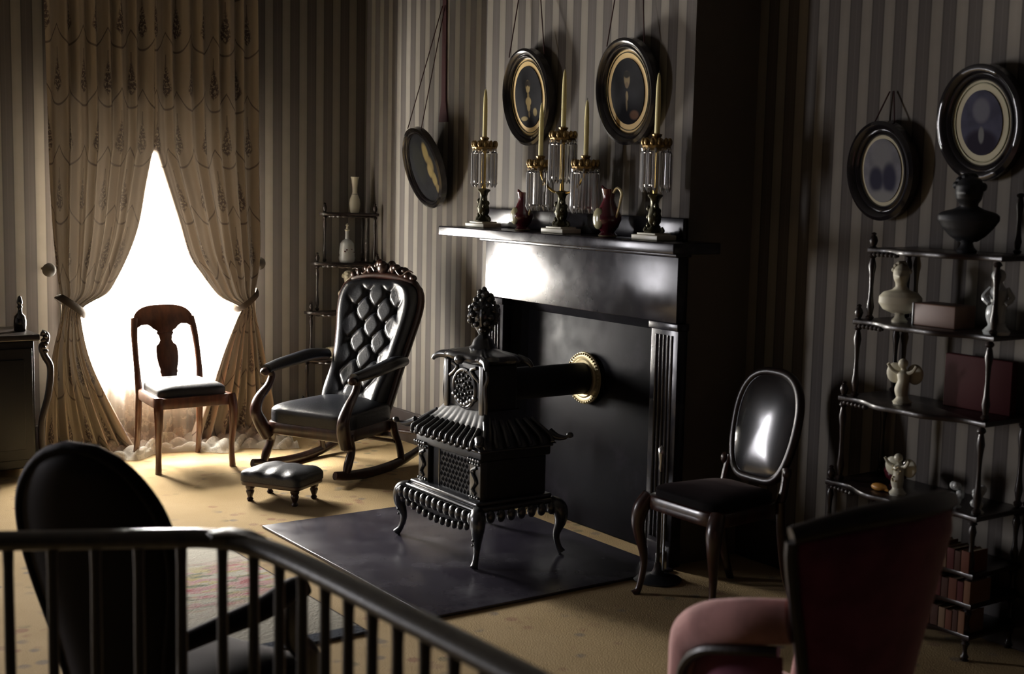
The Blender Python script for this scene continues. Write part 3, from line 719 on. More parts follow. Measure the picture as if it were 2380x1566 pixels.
rb = MB().slab([(-.93, 2.03), (-1.03, 2.03), (-1.005, 2.16), (-.995, 2.90), (-.955, 2.90), (-.958, 2.16)], -.010, -.0005, lambda a, b, d: (d, a, b)).build('ribbon_with_shadow', 'cord')  # dark strip; its lower flare stands in for the leaning picture's shadow
tag(rb, 'dark red ribbon flaring into painted shadow on the striped wall above the leaning oval picture', 'ribbon')

# ------------------------------------------------------------------ fireplace
MY0, MY1, MX = -3.605, -2.115, -.44
mt = thing('fireplace_mantel', 'black marble fireplace mantel with plain frieze and fluted pilasters against the chimney breast', 'mantel', (MX, -2.86, 0))
def ml(x): return x-MX
MB().box(-.205, .06, -3.80+2.86, -1.97+2.86, 1.397, 1.445, .006).build('mantel_shelf', 'marble', mt)
MB().box(-.03, .06, MY0+2.86-.02, MY1+2.86+.02, 1.372, 1.397, .006).build('shelf_moulding', 'marble', mt)
MB().box(.035, .06, -3.59+2.86, -2.0+2.86, 1.445, 1.54, .004).build('shelf_upstand', 'marble', mt)
MB().box(0, .06, MY0+2.86, MY1+2.86, 1.085, 1.372, .003).build('frieze', 'marble', mt)
for y0, y1 in ((MY1-.165+2.86, MY1+2.86+.012), (MY0+2.86-.012, MY0+.165+2.86)):
    p = MB().box(.004, .06, y0, y1, 0, 1.055, .003)
    n = 5; wd = (y1-y0-.05)/n
    for k in range(n):
        yc = y0+.025+wd*(k+.5); p.tube([(.006, yc, .12), (.006, yc, 1.03)], wd*.34, 10)
    p.box(-.006, .06, y0-.004, y1+.004, 0, .10, .004)
    po = p.build('pilaster', 'marble', mt)
    MB().box(-.008, .06, y0-.008, y1+.008, 1.052, 1.085, .004).build('capital', 'marble', po)
fb = thing('fireboard', 'glossy black fireboard closing the hearth opening behind the stove pipe', 'fireboard', (-.305, -2.855, 0))
MB().box(-.02, -.0, -.575, .575, .004, 1.095, .003).build('panel', 'fireboard', fb)
bev = MB()
def bv(y0, z0, y1, z1, y2, z2, y3, z3): bev.add([(-.075, y0, z0), (-.075, y1, z1), (-.02, y2, z2), (-.02, y3, z3), (-.02, y0, z0), (-.02, y1, z1)], [(0, 1, 2, 3), (0, 4, 5, 1), (3, 2, 5, 4)])
bv(.575, 0.004, .575, 1.095, .50, 1.03, .50, .004); bv(-.575, .004, -.575, 1.095, -.50, 1.03, -.50, .004); bv(-.575, 1.095, .575, 1.095, .50, 1.03, -.50, 1.03)
bev.build('bevelled_border', 'fireboard', fb, flat=True)

# hearth board
hb = MB().box(-1.69, MX-.012, -3.66, -2.09, 0.001, .012, .003).build('hearth_board', 'hearth')
tag(hb, 'shiny dark hearth board lying on the carpet under the stove', 'hearth board')

# ------------------------------------------------------------------ cast-iron parlour stove
st = thing('parlour_stove', 'ornate black cast-iron parlour stove with urn finial, on the shiny hearth board', 'stove', (-.93, -2.885, .012), pi/2)
for sx in (-1, 1):
    for (y, dy) in ((.235, .03), (-.165, -.02)):
        l = sweep_leg([(sx*.285, y, .235), (sx*.325, y+dy*.8, .215), (sx*.335, y+dy, .16), (sx*.315, y+dy*.6, .09), (sx*.322, y+dy, .035), (sx*.335, y+dy*1.5, .008)], [.03, .036, .028, .016, .014, .018], (1, 1), 12)
        for k in range(5): l.ball((sx*(.335-.004*k), y+dy+.015, .19-.022*k), .012-.0015*k, 8, 6)
        l.build('leg', 'iron', st)
# scalloped apron round the base
ap = MB()
N = 13
for k in range(N):
    x = -.30+.60*k/(N-1); z = .17-.035*(1-(2*k/(N-1)-1)**2)
    ap.ball((x, .275, .215), (.022, .02, .03), 10, 8); ap.ball((x, .268, z+.012), (.016, .014, .02), 10, 8)
for sx in (-1, 1):
    for k in range(9):
        ap.ball((sx*.315, .24-.055*k, .215), (.018, .022, .03), 10, 8)
ap.slab([(-.31, .25), (.31, .25), (.31, .20), (.24, .17), (.12, .145), (0, .13), (-.12, .145), (-.24, .17), (-.31, .20)], .24, .262, lambda a, b, d: (a, d, b), .004)
ap.box(-.31, .31, -.19, .262, .232, .256, .008); ap.box(-.285, .285, -.17, .24, .254, .274, .008)
ap.build('apron', 'iron', st)
MB().box(-.26, .26, -.15, .185, .268, .45, .006).build('firebox', 'ironflat', st)
for sx in (-1, 1):
    c = MB().box(sx*.22-.043, sx*.22+.043, .17, .208, .268, .45, .004)
    for z in (.285, .435): 
        for k in range(4): c.ball((sx*.22-.03+.02*k, .212, z), (.009, .007, .007), 8, 6)
    c.tube(cr([(sx*.22-.015, .21, .42), (sx*.22+.018, .214, .40), (sx*.22-.012, .214, .36), (sx*.22+.014, .212, .32), (sx*.22-.008, .21, .30)], 6), .008, 8)
    for k in range(3): c.ball((sx*.22+.012*(-1)**k, .212, .31+.045*k), (.012, .008, .014), 8, 6)
    c.build('corner_column', 'iron', st)
dr_ = MB().box(-.165, .09, .182, .196, .272, .447, .003)
for i in range(9):
    for j in range(7):
        x = -.15+.225*i/8; z = .29+.14*j/6; x += .014 if j % 2 else 0
        if x < .085: dr_.add([(x-.012, .196, z), (x, .196, z+.013), (x+.012, .196, z), (x, .196, z-.013), (x, .206, z)], [(0, 1, 4), (1, 2, 4), (2, 3, 4), (3, 0, 4)])
dr_.build('fretwork_door', 'ironflat', st, flat=True)
for x in (-.169, .093): MB().box(x-.003, x+.003, .18, .20, .27, .45).build('door_edge', 'iron', st)
MB().box(-.275, .275, -.165, .215, .45, .495, .008).build('cornice', 'ironflat', st)
cb = MB()
for sx in (-1, 1):
    for k in range(5): cb.ball((sx*.19+sx*.02*k-(0), .22, .455), (.011, .01, .01), 8, 6)
cb.box(-.285, .285, -.172, .225, .490, .503, .005)
cb.build('cornice_beads', 'iron', st)
# hipped hood with gadrooned rims
hood = MB()
def hp(t): return interp(t, [0, .25, .6, 1], [0, .18, .62, 1])
def hoodf(u, v):
    t = hp(v); hx = .295+(.165-.295)*t; y0, y1 = -.18+(.11)*t, .235+(.125-.235)*t
    p = u*4 % 4; k = int(p) % 4; f = p-int(p)
    cs = [(-hx, y1), (hx, y1), (hx, y0), (-hx, y0)]; a, b = cs[k], cs[(k+1) % 4]
    sc = (1 if v > .45 else .35+.0)*.008*abs(sin(f*pi*9))*(1-v)
    return (a[0]+(b[0]-a[0])*f, a[1]+(b[1]-a[1])*f+0, .503+.145*v+sc)
hood.grid(hoodf, 4*60, 14, closed_u=True)
for k in range(11):
    x = -.25+.5*k/10
    hood.tube(cr([(x, .252, .512), (x, .248, .535), (x*.93, .222, .556), (x*.84, .185, .585)], 5), [.010+.0*i for i in range(16)], 8)
    hood.ball((x+.018 if k < 10 else x, .25, .508), (.013, .012, .012), 8, 6)
for sx in (-1, 1):
    for k in range(7):
        y = -.15+.36*k/6; hood.tube(cr([(sx*.305, y, .515), (sx*.29, y, .54), (sx*.25, y*.85, .575), (sx*.20, y*.7, .61)], 5), .010, 8)
    for y, s2 in ((.245, 1), (-.175, -1)):
        hood.tube(cr([(sx*.27, y*.9, .55), (sx*.305, y, .535), (sx*.335, y+s2*.02, .535), (sx*.352, y+s2*.035, .55)], 6), [.024-.0012*i for i in range(19)], 10)
        hood.ball((sx*.352, y+s2*.035, .548), (.018, .016, .014), 10, 6)
hood.build('hood', 'iron', st, sharp=60)
MB().box(-.155, .155, -.055, .125, .62, .855, .01).build('upper_chamber', 'ironflat', st)
uc = MB()
for sx in (-1, 1):
    uc.box(sx*.145-.018, sx*.145+.018, .10, .137, .63, .855, .006)
    uc.tube(cr([(sx*.165, .12, .64), (sx*.172, .125, .70), (sx*.165, .125, .76), (sx*.175, .12, .80), (sx*.165, .12, .85)], 5), .011, 8)
uc.tube([(.09*cos(a), .127, .735+.085*sin(a)) for a in [2*pi*i/28 for i in range(28)]], .010, 8, closed=True)
for k in range(30):
    a = k*2.4; r = .012*sqrt(k)*1.15; uc.ball((r*cos(a), .130, .745+r*sin(a)*1.1), (.008, .009, .010), 8, 6)
for k in range(8): uc.ball((-.085+.024*k, .13, .655+.012*abs(k-3.5)), (.018, .010, .014), 8, 6)
for sx in (-1, 1): uc.tube(cr([(sx*.10, .13, .84), (sx*.06, .132, .825), (sx*.085, .132, .80), (sx*.12, .13, .78)], 5), .008, 8)
uc.build('front_casting', 'iron', st)
cap = MB()
def capf(u, v):
    th = 2*pi*u; e = abs(cos(th))**.55, abs(sin(th))**.55
    sc = 1+.05*abs(sin(8*th)); h = [(.93, .855), (1.12, .862), (1.22, .878), (1.12, .893), (.7, .905), (.42, .915), (.3, .92)]
    i = v*(len(h)-1); a = int(min(i, len(h)-2)); f = i-a; r = h[a][0]+(h[a+1][0]-h[a][0])*f; z = h[a][1]+(h[a+1][1]-h[a][1])*f
    return (.165*r*sc*math.copysign(e[0], cos(th)), +.035+.098*r*sc*math.copysign(e[1], sin(th)), z)
cap.grid(capf, 96, 16, closed_u=True)
for sx in (-1, 1):
    for y in (.14, -.075): cap.tube(cr([(sx*.14, y*.9, .875), (sx*.185, y, .872), (sx*.21, y*1.1, .86), (sx*.222, y*1.15, .845)], 5), [.022-.0009*i for i in range(16)], 8)
cap.ball((0, .16, .868), (.03, .02, .022))
cap.build('cap', 'iron', st, sharp=60)
fin = MB().lathe([(.062, .905), (.066, .915), (.052, .93), (.046, .95), (.030, .965), (.022, .975), (.028, .985), (.040, 1.005), (.052, 1.04), (.055, 1.07), (.045, 1.10), (.028, 1.13), (.012, 1.15)], 20, (0, .03, 0))
rf = random.Random(9)
for k in range(46):
    z = 1.0+.17*(k/46); R_ = interp(z, [1.0, 1.04, 1.09, 1.14, 1.17], [.040, .062, .062, .036, .018]); a = k*2.4
    fin.ball((R_*cos(a), .03+R_*sin(a), z+rf.uniform(-.006, .006)), rf.uniform(.010, .017), 8, 6)
for k in range(6):
    a = k*pi/3+.3; fin.tube(cr([(.05*cos(a), .03+.05*sin(a), 1.02), (.068*cos(a), .03+.068*sin(a), 1.06), (.060*cos(a), .03+.060*sin(a), 1.095), (.074*cos(a), .03+.074*sin(a), 1.105)], 4), [.009]*13, 6)
fin.ball((0, .03, 1.165), (.016, .016, .03))
fin.build('urn_finial', 'iron', st)
pp = MB().tube([(.03, -.03, .73), (.03, -.25, .73), (.03, -.592, .73)], .076, 28)
pp.build('stove_pipe', 'pipe', st)
col = MB()
col.lathe([(.078, 0), (.118, 0), (.128, .006), (.126, .014), (.112, .020), (.098, .016), (.090, .022), (.078, .020)], 48, mtx=T(.03, -.592, .73) @ rotx(radians(-90)))
for k in range(44): a = 2*pi*k/44; col.ball((.03+.119*cos(a), -.572, .73+.119*sin(a)), .0055, 6, 5)
col.build('flue_collar', 'palegold', st)

# ------------------------------------------------------------------ girandoles, candles, pitchers on the mantel shelf
ZS = 1.446
prism_b = MB(); 
def prism_mb(L):
    q = MB(); prof = [(0, 0), (.007, -.008), (.004, -.018), (.0105, -.028), (.0105, -L+.034), (.0125, -L+.024), (0, -L)]
    return q.lathe(list(reversed([(r, z) for r, z in prof])), 6)
pmesh = {}
def prism(L, x, y, z, parent, a):
    k = round(L, 3)
    if k not in pmesh: o = prism_mb(L).build('prism', 'glass', parent, flat=True); pmesh[k] = o
    else: o = pmesh[k].copy(); C.objects.link(o); o.parent = parent
    o.location = (x, y, z); o.rotation_euler = (0, 0, a*3.7)
def crown(parent, y, z, L, r=.058, n=12):
    m = MB().lathe([(.014, z-.012), (.05, z-.006), (r-.002, z+.0), (r+.004, z+.010), (r-.004, z+.020), (r-.010, z+.028), (.036, z+.034), (.024, z+.040), (.016, z+.046), (.020, z+.052), (.022, z+.058), (.015, z+.062), (.013, z+.062)], 28, (0, y, 0), wob=lambda th, zz: 1+.06*sin(10*th))
    for k in range(n): a = 2*pi*k/n; m.ball((r*cos(a), y+r*sin(a), z+.026), (.010, .010, .018), 8, 6)
    m.build('candle_cup', 'oldbrass', parent)
    for k in range(n): a = 2*pi*(k+.5)/n; prism(L, r*cos(a), y+r*sin(a), z+.006, parent, a)
def candle(label, x, y, z, L):
    t = thing('candle', label, 'candle', (x, y, z), 0, 'cream taper candles on the mantel')
    MB().lathe([(.0105, -.02), (.0115, 0), (.0112, L*.55), (.0095, L*.8), (.006, L*.94), (.002, L-.004), (0, L-.003)], 16).build('taper', 'wax', t)
    MB().tube([(0, 0, L-.008), (.001, 0, L+.006)], .0012, 6).build('wick', 'wick', t)
def girandole(label, y, arms, ztop, L):
    t = thing('girandole', label, 'candle holder', (-.525, y, ZS), 0, 'girandoles with glass prisms')
    b = MB().box(-.055, .055, -.085, .085, 0, .022, .003).box(-.045, .045, -.06, .06, .022, .03, .002); b.build('marble_base', 'whitemarble', t)
    fg = MB().lathe([(.035, .030), (.038, .036), (.022, .05), (.018, .06), (.026, .075), (.028, .10), (.022, .13), (.017, .155), (.020, .175), (.03, .185), (.032, .192), (.014, .198)], 22, wob=lambda th, zz: 1+.12*sin(5*th+zz*60))
    for k in range(9): a = k*2.1; fg.ball((.026*cos(a), .026*sin(a), .05+.012*k), (.010, .010, .014), 8, 6)
    for s2 in (-1, 1): fg.tube(cr([(0, s2*.015, .035), (0, s2*.045, .032), (0, s2*.06, .04), (0, s2*.05, .052)], 5), .007, 8)
    fg.build('figural_stem', 'bronze', t)
    MB().lathe([(.011, .195), (.009, .25), (.011, .3), (.008, ztop-.02), (.014, ztop)], 14).build('rod', 'brass', t)
    crown(t, 0, ztop, L)
    for s2, za in arms:
        MB().tube(cr([(0, 0, .20), (0, s2*.05, .19), (0, s2*.12, .22), (0, s2*.165, .27), (0, s2*.175, za-.0)], 7), .006, 8).build('branch', 'brass', t)
        crown(t, s2*.175, za, L)
    return t
girandole('single girandole at the left end of the mantel shelf', -2.212, [], .395, .20)
candle('cream candle in the girandole at the left end of the mantel', -.525, -2.212, ZS+.457, .243)
girandole('three-branched girandole in the middle of the mantel shelf', -2.872, [(1, .30), (-1, .30)], .432, .21)
candle('tallest cream candle, in the centre of the three-branched girandole', -.525, -2.872, ZS+.494, .267)
candle('cream candle on the left branch of the middle girandole, crossing the oval portrait', -.525, -2.697, ZS+.362, .253)
candle('cream candle on the right branch of the middle girandole', -.525, -3.047, ZS+.362, .253)
girandole('single girandole at the right end of the mantel shelf', -3.535, [], .390, .195)
candle('cream candle in the girandole at the right end of the mantel', -.525, -3.535, ZS+.452, .258)
def pitcher(label, y, h, rz):
    t = thing('pitcher', label, 'pitcher', (-.52, y, ZS), rz, 'oxblood pitchers on the mantel'); s_ = h/.2
    MB().lathe([(r*s_, z*s_) for r, z in [(.036, 0), (.04, .006), (.028, .018), (.045, .04), (.058, .07), (.056, .09), (.035, .13), (.024, .155), (.027, .18), (.032, .2), (.028, .2), (.02, .16), (0, .15)]], 26, wob=None).build('body', 'oxblood', t)
    MB().tube([(q[0]*s_, q[1]*s_, q[2]*s_) for q in cr([(0, -.03, .185), (0, -.055, .205), (0, -.085, .185), (0, -.075, .14), (0, -.062, .10), (0, -.052, .08)], 7)], .0055*s_, 8).build('handle', 'palegold', t)
    MB().ball((-.044*s_, .010*s_, .075*s_), (.016*s_, .034*s_, .046*s_), 18, 12).build('cameo', 'pitcherlight', t)
    MB().tube([(q[0]*s_, q[1]*s_, q[2]*s_) for q in [(0, .02, .19), (0, .034, .2), (-.0, .046, .212)]], [.014*s_, .010*s_, .005*s_], 8).build('spout', 'oxblood', t)
    MB().lathe([(.037*s_, -.0005), (.041*s_, .004*s_), (.036*s_, .008*s_)], 24).build('gilt_foot', 'palegold', t)
pitcher('smaller dark red pitcher with pale cameo, between the left and middle girandoles', -2.553, .185, 0)
pitcher('larger dark red pitcher with pale cameo, right of the middle girandole', -3.215, .212, 0)

# ------------------------------------------------------------------ balloon-back side chair by the right pilaster
bc = thing('balloon_back_chair', 'balloon-back side chair with shiny black oval back and dark seat, right of the stove', 'chair', (-.575, -4.035, 0), pi/2)
MB().slab(ring_outline(rrect(-.225, .225, -.20, .215, .09, taper=.18)), .365, .425, lambda a, b, d: (a, b, d), .012).build('seat_frame', 'mahogany', bc)
cushion(rrect(-.205, .205, -.19, .20, .09, taper=.18), .42, .055).build('seat', 'blackcloth', bc)
for sx in (-1, 1):
    l = sweep_leg([(sx*.20, .185, .42), (sx*.218, .215, .36), (sx*.222, .222, .28), (sx*.205, .20, .15), (sx*.212, .215, .03), (sx*.222, .235, .0)], [.03, .034, .026, .016, .014, .018])
    for k in range(3): l.ball((sx*.21, .225, .385-.03*k), (.018, .014, .014), 8, 6)
    l.build('leg', 'mahogany', bc)
    sweep_leg([(sx*.17, -.19, .42), (sx*.172, -.20, .30), (sx*.175, -.23, .12), (sx*.18, -.275, 0)], [.02, .02, .018, .016]).build('leg', 'mahogany', bc)
def bby(z): return -.20-.11*((z-.42)/.5)
def bbo(t, k=1):
    a = 2*pi*t; ca, sa = cos(a), sin(a); z = .70+.220*k*math.copysign(abs(sa)**(.85 if sa > 0 else .95), sa)
    w_ = (.172+.012*sa)*k; return (w_*math.copysign(abs(ca)**(.75 if sa > 0 else .42), ca), z)
MB().tube([(bbo(i/60)[0], bby(bbo(i/60)[1]), bbo(i/60)[1]) for i in range(60)], .019, 12, closed=True).build('back_frame', 'darkwood', bc)
def bbpad(u, v):
    k = .985*(1-v); x, z = bbo(u, k if k > .001 else .001); return (x, bby(z)+.005+.022*(1-k*k)**.7, z)
MB().grid(bbpad, 72, 18, closed_u=True).build('back_pad', 'horsehair', bc, sharp=180)
MB().grid(lambda u, v: (bbo(u, .985*(1-v)+.001)[0], bby(bbo(u, .985*(1-v)+.001)[1])-.012, bbo(u, .985*(1-v)+.001)[1]), 48, 6, closed_u=True).build('back_lining', 'blackcloth', bc, sharp=180)
for sx in (-1, 1):
    sweep_leg([(sx*.165, -.195, .40), (sx*.168, bby(.48), .48), (sx*.160, bby(.55), .55)], [.02, .018, .02]).build('stile', 'mahogany', bc)
    m = MB().ball((sx*.178, bby(.53)+.012, .535), (.020, .018, .026), 10, 7); m.build('carved_scroll', 'mahogany', bc)

# ------------------------------------------------------------------ fire tools
ft = thing('fire_tool_stand', 'slender fire tool stand with a pale bright-knobbed handle, between mantel and balloon-back chair', 'fire tools', (-.60, -3.72, 0))
MB().lathe([(.10, .0), (.105, .008), (.06, .02), (.03, .03), (.018, .05), (.012, .08)], 24).build('base', 'iron', ft)
MB().lathe([(.008, .06), (.008, .3), (.014, .31), (.008, .33), (.008, .48)], 14).build('column', 'iron', ft)
MB().lathe([(.008, .475), (.011, .49), (.008, .51), (.015, .55), (.013, .575), (0, .588)], 16).build('handle', 'silver', ft)
for k, a in enumerate((.6, 2.6, 4.4)):
    x, y = .055*cos(a), .055*sin(a)
    m = MB().tube([(x*.3, y*.3, .32), (x, y, .31), (x*1.05, y*1.05, .06)], .0055, 8)
    m.ball((x*.9, y*.9, .345), (.011, .011, .018), 8, 6)
    if k == 0: m.box(x-.03, x+.03, y-.006, y+.006, .03, .11, .004)
    m.build('shovel' if k == 0 else 'poker' if k == 1 else 'tongs', 'silver' if k == 0 else 'iron', ft)

# ------------------------------------------------------------------ right-hand shelf stand
EY = -4.72
wt = thing('shelf_stand', 'tall dark tiered shelf stand crowded with busts and books along the right wall', 'shelf stand', (-.005, EY, 0), pi/2)
SL = [(1.46, .255, .30), (1.18, .295, .32), (.875, .335, .34), (.535, .365, .36), (.325, .375, .36), (.215, .38, .36), (.10, .385, .36)]
def serp(xl, xr, dp, n=24):
    o = [(xr, 0.0)]
    for i in range(n+1):
        t = i/n; o.append((xr+(xl-xr)*t, dp*(.88+.10*cos(2*pi*t*1.0)*-1+.03*cos(6*pi*t))))
    o.append((xl, 0.0)); return o
for i, (z, xl, dp) in enumerate(SL):
    MB().slab(serp(xl, -.335, dp), z-.02, z, lambda p, q, d: (p, q, d), .005).build('shelf', 'darkwood', wt)
    zl = SL[i+1][0] if i < 6 else 0
    for x in (xl-.02, -.315):
        for y in (.02, dp*.78):
            MB().lathe(spindle(.0125, z-.02-zl), 12, (x, y, zl)).build('post', 'darkwood', wt)
    if i < 4:
        for x in (xl-.02,): MB().lathe(spindle(.012, .06, 1), 12, (x, dp*.78, z)).build('finial', 'darkwood', wt)
        b = MB()
        b.tube([(xl-.03-.0022*k, dp*(.80+.001*k)+.006, z-.024) for k in range(62)], [.004+.0055*abs(sin(k*pi/10)) for k in range(62)], 8)
        b.build('beaded_edge', 'darkwood', wt)
for y in (.02,): MB().lathe(spindle(.012, .22), 12, (-.25, .03, 1.46)).build('gallery_post', 'darkwood', wt)
bust('portrait_bust', 'large black bust on the top tier, below the upper oval picture at right', (-.18, -4.86, 1.46), radians(115), .285, 'ironflat', True)
bust('portrait_bust', 'cream parian bust at the left of the second tier, beside the brown box', (-.20, -4.595, 1.18), radians(120), .235, 'parian')
bx_ = MB().box(-.22, -.10, -4.86, -4.675, 1.18, 1.265, .005); t_ = thing('keepsake_box', 'brown box with a pale end, lying beside the cream bust on the second tier', 'box', (0, 0, 0))
bx_.build('box_body', 'boxbrown', t_); MB().box(-.222, -.098, -4.675, -4.668, 1.18, 1.265, .002).build('pale_end', 'greyporc', t_)
def figurine(label, loc, h, mat, wings=False, rz=0, name='figurine', gold=False):
    t = thing(name, label, 'figurine', loc, rz); s_ = h/.16
    MB().lathe([(r*s_, z*s_) for r, z in [(.03, 0), (.033, .008), (.022, .02), (.02, .028)]], 18).build('base', mat, t)
    m = MB(); q = cr([(0, 0, .02, .018), (.004, 0, .05, .024), (-.002, .003, .08, .020), (0, 0, .105, .022), (0, 0, .12, .010), (.002, .002, .128, .009)], 7)
    m.tube([(p[0]*s_, p[1]*s_, p[2]*s_) for p in q], [p[3]*s_ for p in q], 14)
    m.ball((.002*s_, .004*s_, .142*s_), .017*s_, 14, 10)
    for sx in (-1, 1):
        if wings: a = cr([(sx*.014, .005, .108, .008), (sx*.036, .012, .118, .007), (sx*.050, .02, .14, .005)], 5)
        else: a = cr([(sx*.018, .0, .11, .008), (sx*.032, .012, .09, .007), (sx*.018, .026, .075, .006)], 5)
        m.tube([(p[0]*s_, p[1]*s_, p[2]*s_) for p in a], [p[3]*s_ for p in a], 8)
    m.build('figure', mat, t)
    if wings:
        wg = MB()
        for sx in (-1, 1): wg.ball((sx*.035*s_, -.014*s_, .105*s_), (.030*s_, .008*s_, .036*s_), 14, 9)
        wg.build('wings', mat, t)
    if gold:
        g_ = MB(); r_ = random.Random(6)
        for k in range(12): g_.ball((r_.uniform(-.02, .02)*s_, .024*s_, r_.uniform(.03, .13)*s_), .004*s_, 6, 5)
        g_.build('gilt_dots', 'palegold', t)
    return t
figurine('white winged figurine on the third tier, before the dark red album', (-.22, -4.645, .875), .175, 'parian', True, radians(110))
figurine('slim white figurine at the right edge of the picture, second tier', (-.20, -5.02, 1.18), .235, 'greyporc', False, radians(120))
figurine('cream china figurine dotted with gold, on the fourth tier just above the rose armchair', (-.26, -4.68, .535), .16, 'porcelain', True, radians(100), gold=True)
v = thing('shell_ornament', 'small orange shell-like ornament left of the gold-dotted figurine', 'ornament', (-.27, -4.60, .535))
MB().ball((0, 0, .015), (.024, .034, .015), 14, 9).tube([(0, -.03, .012), (0, -.045, .008)], [.008, .003], 8).build('shell', 'orange', v)
v = thing('glass_bowl', 'dark red round bowl behind the orange shell ornament', 'bowl', (-.16, -4.59, .535))
MB().lathe([(.02, 0), (.024, .006), (.012, .015), (.04, .04), (.048, .065), (.040, .085), (.034, .085), (.036, .06), (0, .03)], 22).build('body', 'oxblood', v)
for lab, y, kx in (('small grey-white flower ornament behind the rose armchair back, left of its pair', -4.925, 0), ('small grey-white curled ornament at the far right, above the book rows', -5.02, 1)):
    v = thing('china_ornament', lab, 'ornament', (-.24, y, .535)); r_ = random.Random(20+kx); m = MB().lathe([(.02, 0), (.022, .006), (.012, .016), (.014, .03)], 14)
    for k in range(12): m.ball((r_.uniform(-.02, .02), r_.uniform(-.022, .022)*(1-kx*.5), .03+r_.uniform(0, .06)), r_.uniform(.010, .016), 8, 6)
    m.build('body', 'greyporc', v)
al = thing('leather_album', 'large dark red leather album leaning behind the winged figurine', 'album', (-.06, -4.88, .875), tilt=0)
MB().box(-.035, .0, -.145, .145, 0, .20, .004).build('cover', 'redbox', al); MB().box(-.03, -.005, -.14, .147, .004, .195).build('pages', 'paper', al)
rbk = random.Random(8)
rowname = {0: 'top', 1: 'middle', 2: 'bottom'}
for ri, zb in enumerate((.325, .215, .10)):
    y = -4.74 if ri < 2 else -4.83
    k = 0
    while y > -5.03:
        th = rbk.uniform(.022, .036); h = rbk.uniform(.072, .086); d = rbk.uniform(.10, .12); mt_ = 'book%d' % rbk.randrange(5)
        b = thing('book', 'small worn leather book in the %s book row of the right-hand shelf stand' % rowname[ri], 'book', (-.24, y-th/2, zb), 0, 'books in the %s row' % rowname[ri])
        c = MB().box(-.06, d-.06, -th/2, -th/2+.003, 0, h).box(-.06, d-.06, th/2-.003, th/2, 0, h).box(-.062, -.057, -th/2, th/2, 0, h, .002)
        c.build('cover', mt_, b); MB().box(-.057, d-.064, -th/2+.003, th/2-.003, .003, h-.003).build('pages', 'paper', b)
        y -= th+.002; k += 1
v = thing('china_ornament', 'knobbly white shell ornament at the left end of the bottom book row', 'ornament', (-.28, -4.785, .10)); r_ = random.Random(31); m = MB()
for k in range(16): m.ball((r_.uniform(-.025, .025), r_.uniform(-.032, .032), .018+r_.uniform(0, .05)), r_.uniform(.012, .02), 8, 6)
m.build('body', 'greyporc', v)

# ------------------------------------------------------------------ dark cabinet at the left of the window
cbn = thing('pier_cabinet', 'dark carved cabinet at the left picture edge, beside the left drape', 'cabinet', (-2.665, -.26, 0))
MB().box(-.36, .36, -.21, .20, .05, .76, .01).build('body', 'blackwood', cbn)
MB().box(-.39, .385, -.235, .215, .76, .795, .008).build('cabinet_top', 'darkwood', cbn)
for sx in (-1, 1):
    m = MB().tube(cr([(sx*.40, -.20, .80), (sx*.425, -.205, .785), (sx*.42, -.205, .745), (sx*.40, -.205, .72), (sx*.415, -.205, .67), (sx*.445, -.205, .60), (sx*.43, -.205, .45), (sx*.39, -.205, .28), (sx*.40, -.205, .05), (sx*.41, -.205, .0)], 7), .019, 10)
    for k in range(6): m.ball((sx*(.405+.012*(k % 2)), -.222, .80-.02*k), (.015, .012, .012), 8, 6)
    m.build('carved_bracket', 'darkwood', cbn)
for x in (-.18, .18):
    d_ = MB().box(x-.165, x+.165, -.222, -.208, .10, .72, .006); d_.box(x-.12, x+.12, -.23, -.22, .16, .66, .006); do = d_.build('door', 'blackwood', cbn)
    MB().ball((x+(.13 if x < 0 else -.13), -.235, .42), .012, 10, 8).build('knob', 'oldbrass', do)
v = thing('dark_decanter', 'dark glass decanter gleaming on the cabinet at the left picture edge', 'decanter', (-2.335, -.30, .795))
MB().lathe([(.03, 0), (.034, .005), (.034, .06), (.03, .085), (.014, .10), (.011, .125), (.016, .135), (.011, .145), (.017, .16), (.010, .19), (0, .20)], 20).build('body', 'horsehair', v)

# ------------------------------------------------------------------ hooked rug
rg = MB(); rg.box(-.405, .405, -.825, .825, 0, .010, .004)
rg_ = rg.build('hooked_rug', 'rug'); rg_.location = (-2.375, -2.845, .0)
tag(rg_, 'cream hooked rug with pink flowers and grey-blue border, seen through the railing', 'rug')

# ------------------------------------------------------------------ visitor railing in front
rlg = thing('railing', 'dark wooden railing with rounded handrail and slim balusters sweeping across the near left', 'railing', (-3.2, -5.5, 0))
def W(p): return (p[0]+3.2, p[1]+5.5, p[2])
rail_pts = [(-4.15, -4.885), (-3.95, -4.988), (-3.75, -5.091), (-3.60, -5.168), (-3.486, -5.226), (-3.335, -5.303), (-3.277, -5.338), (-3.236, -5.387), (-3.207, -5.477), (-3.191, -5.598), (-3.182, -5.756), (-3.176, -5.95), (-3.168, -6.165), (-3.16, -6.45), (-3.15, -6.8), (-3.14, -7.2)]
q = cr(rail_pts, 8)
MB().tube([W((p[0], p[1], .943)) for p in q], .027, 18, flat=(.72, 1.12)).build('handrail', 'railwood', rlg)
MB().slab([(-.06, .03), (.0, .045), (.03, .0), (.035, -.06), (.0, -.06), (-.03, -.02), (-.06, -.005)], .942, .962, lambda a, b, d: W((-3.225+a, -5.385+b, d)), .006).build('corner_block', 'railwood', rlg)
MB().tube([W((p[0], p[1], .10)) for p in q], .022, 10, flat=(1, .8)).build('bottom_rail', 'balwood', rlg)
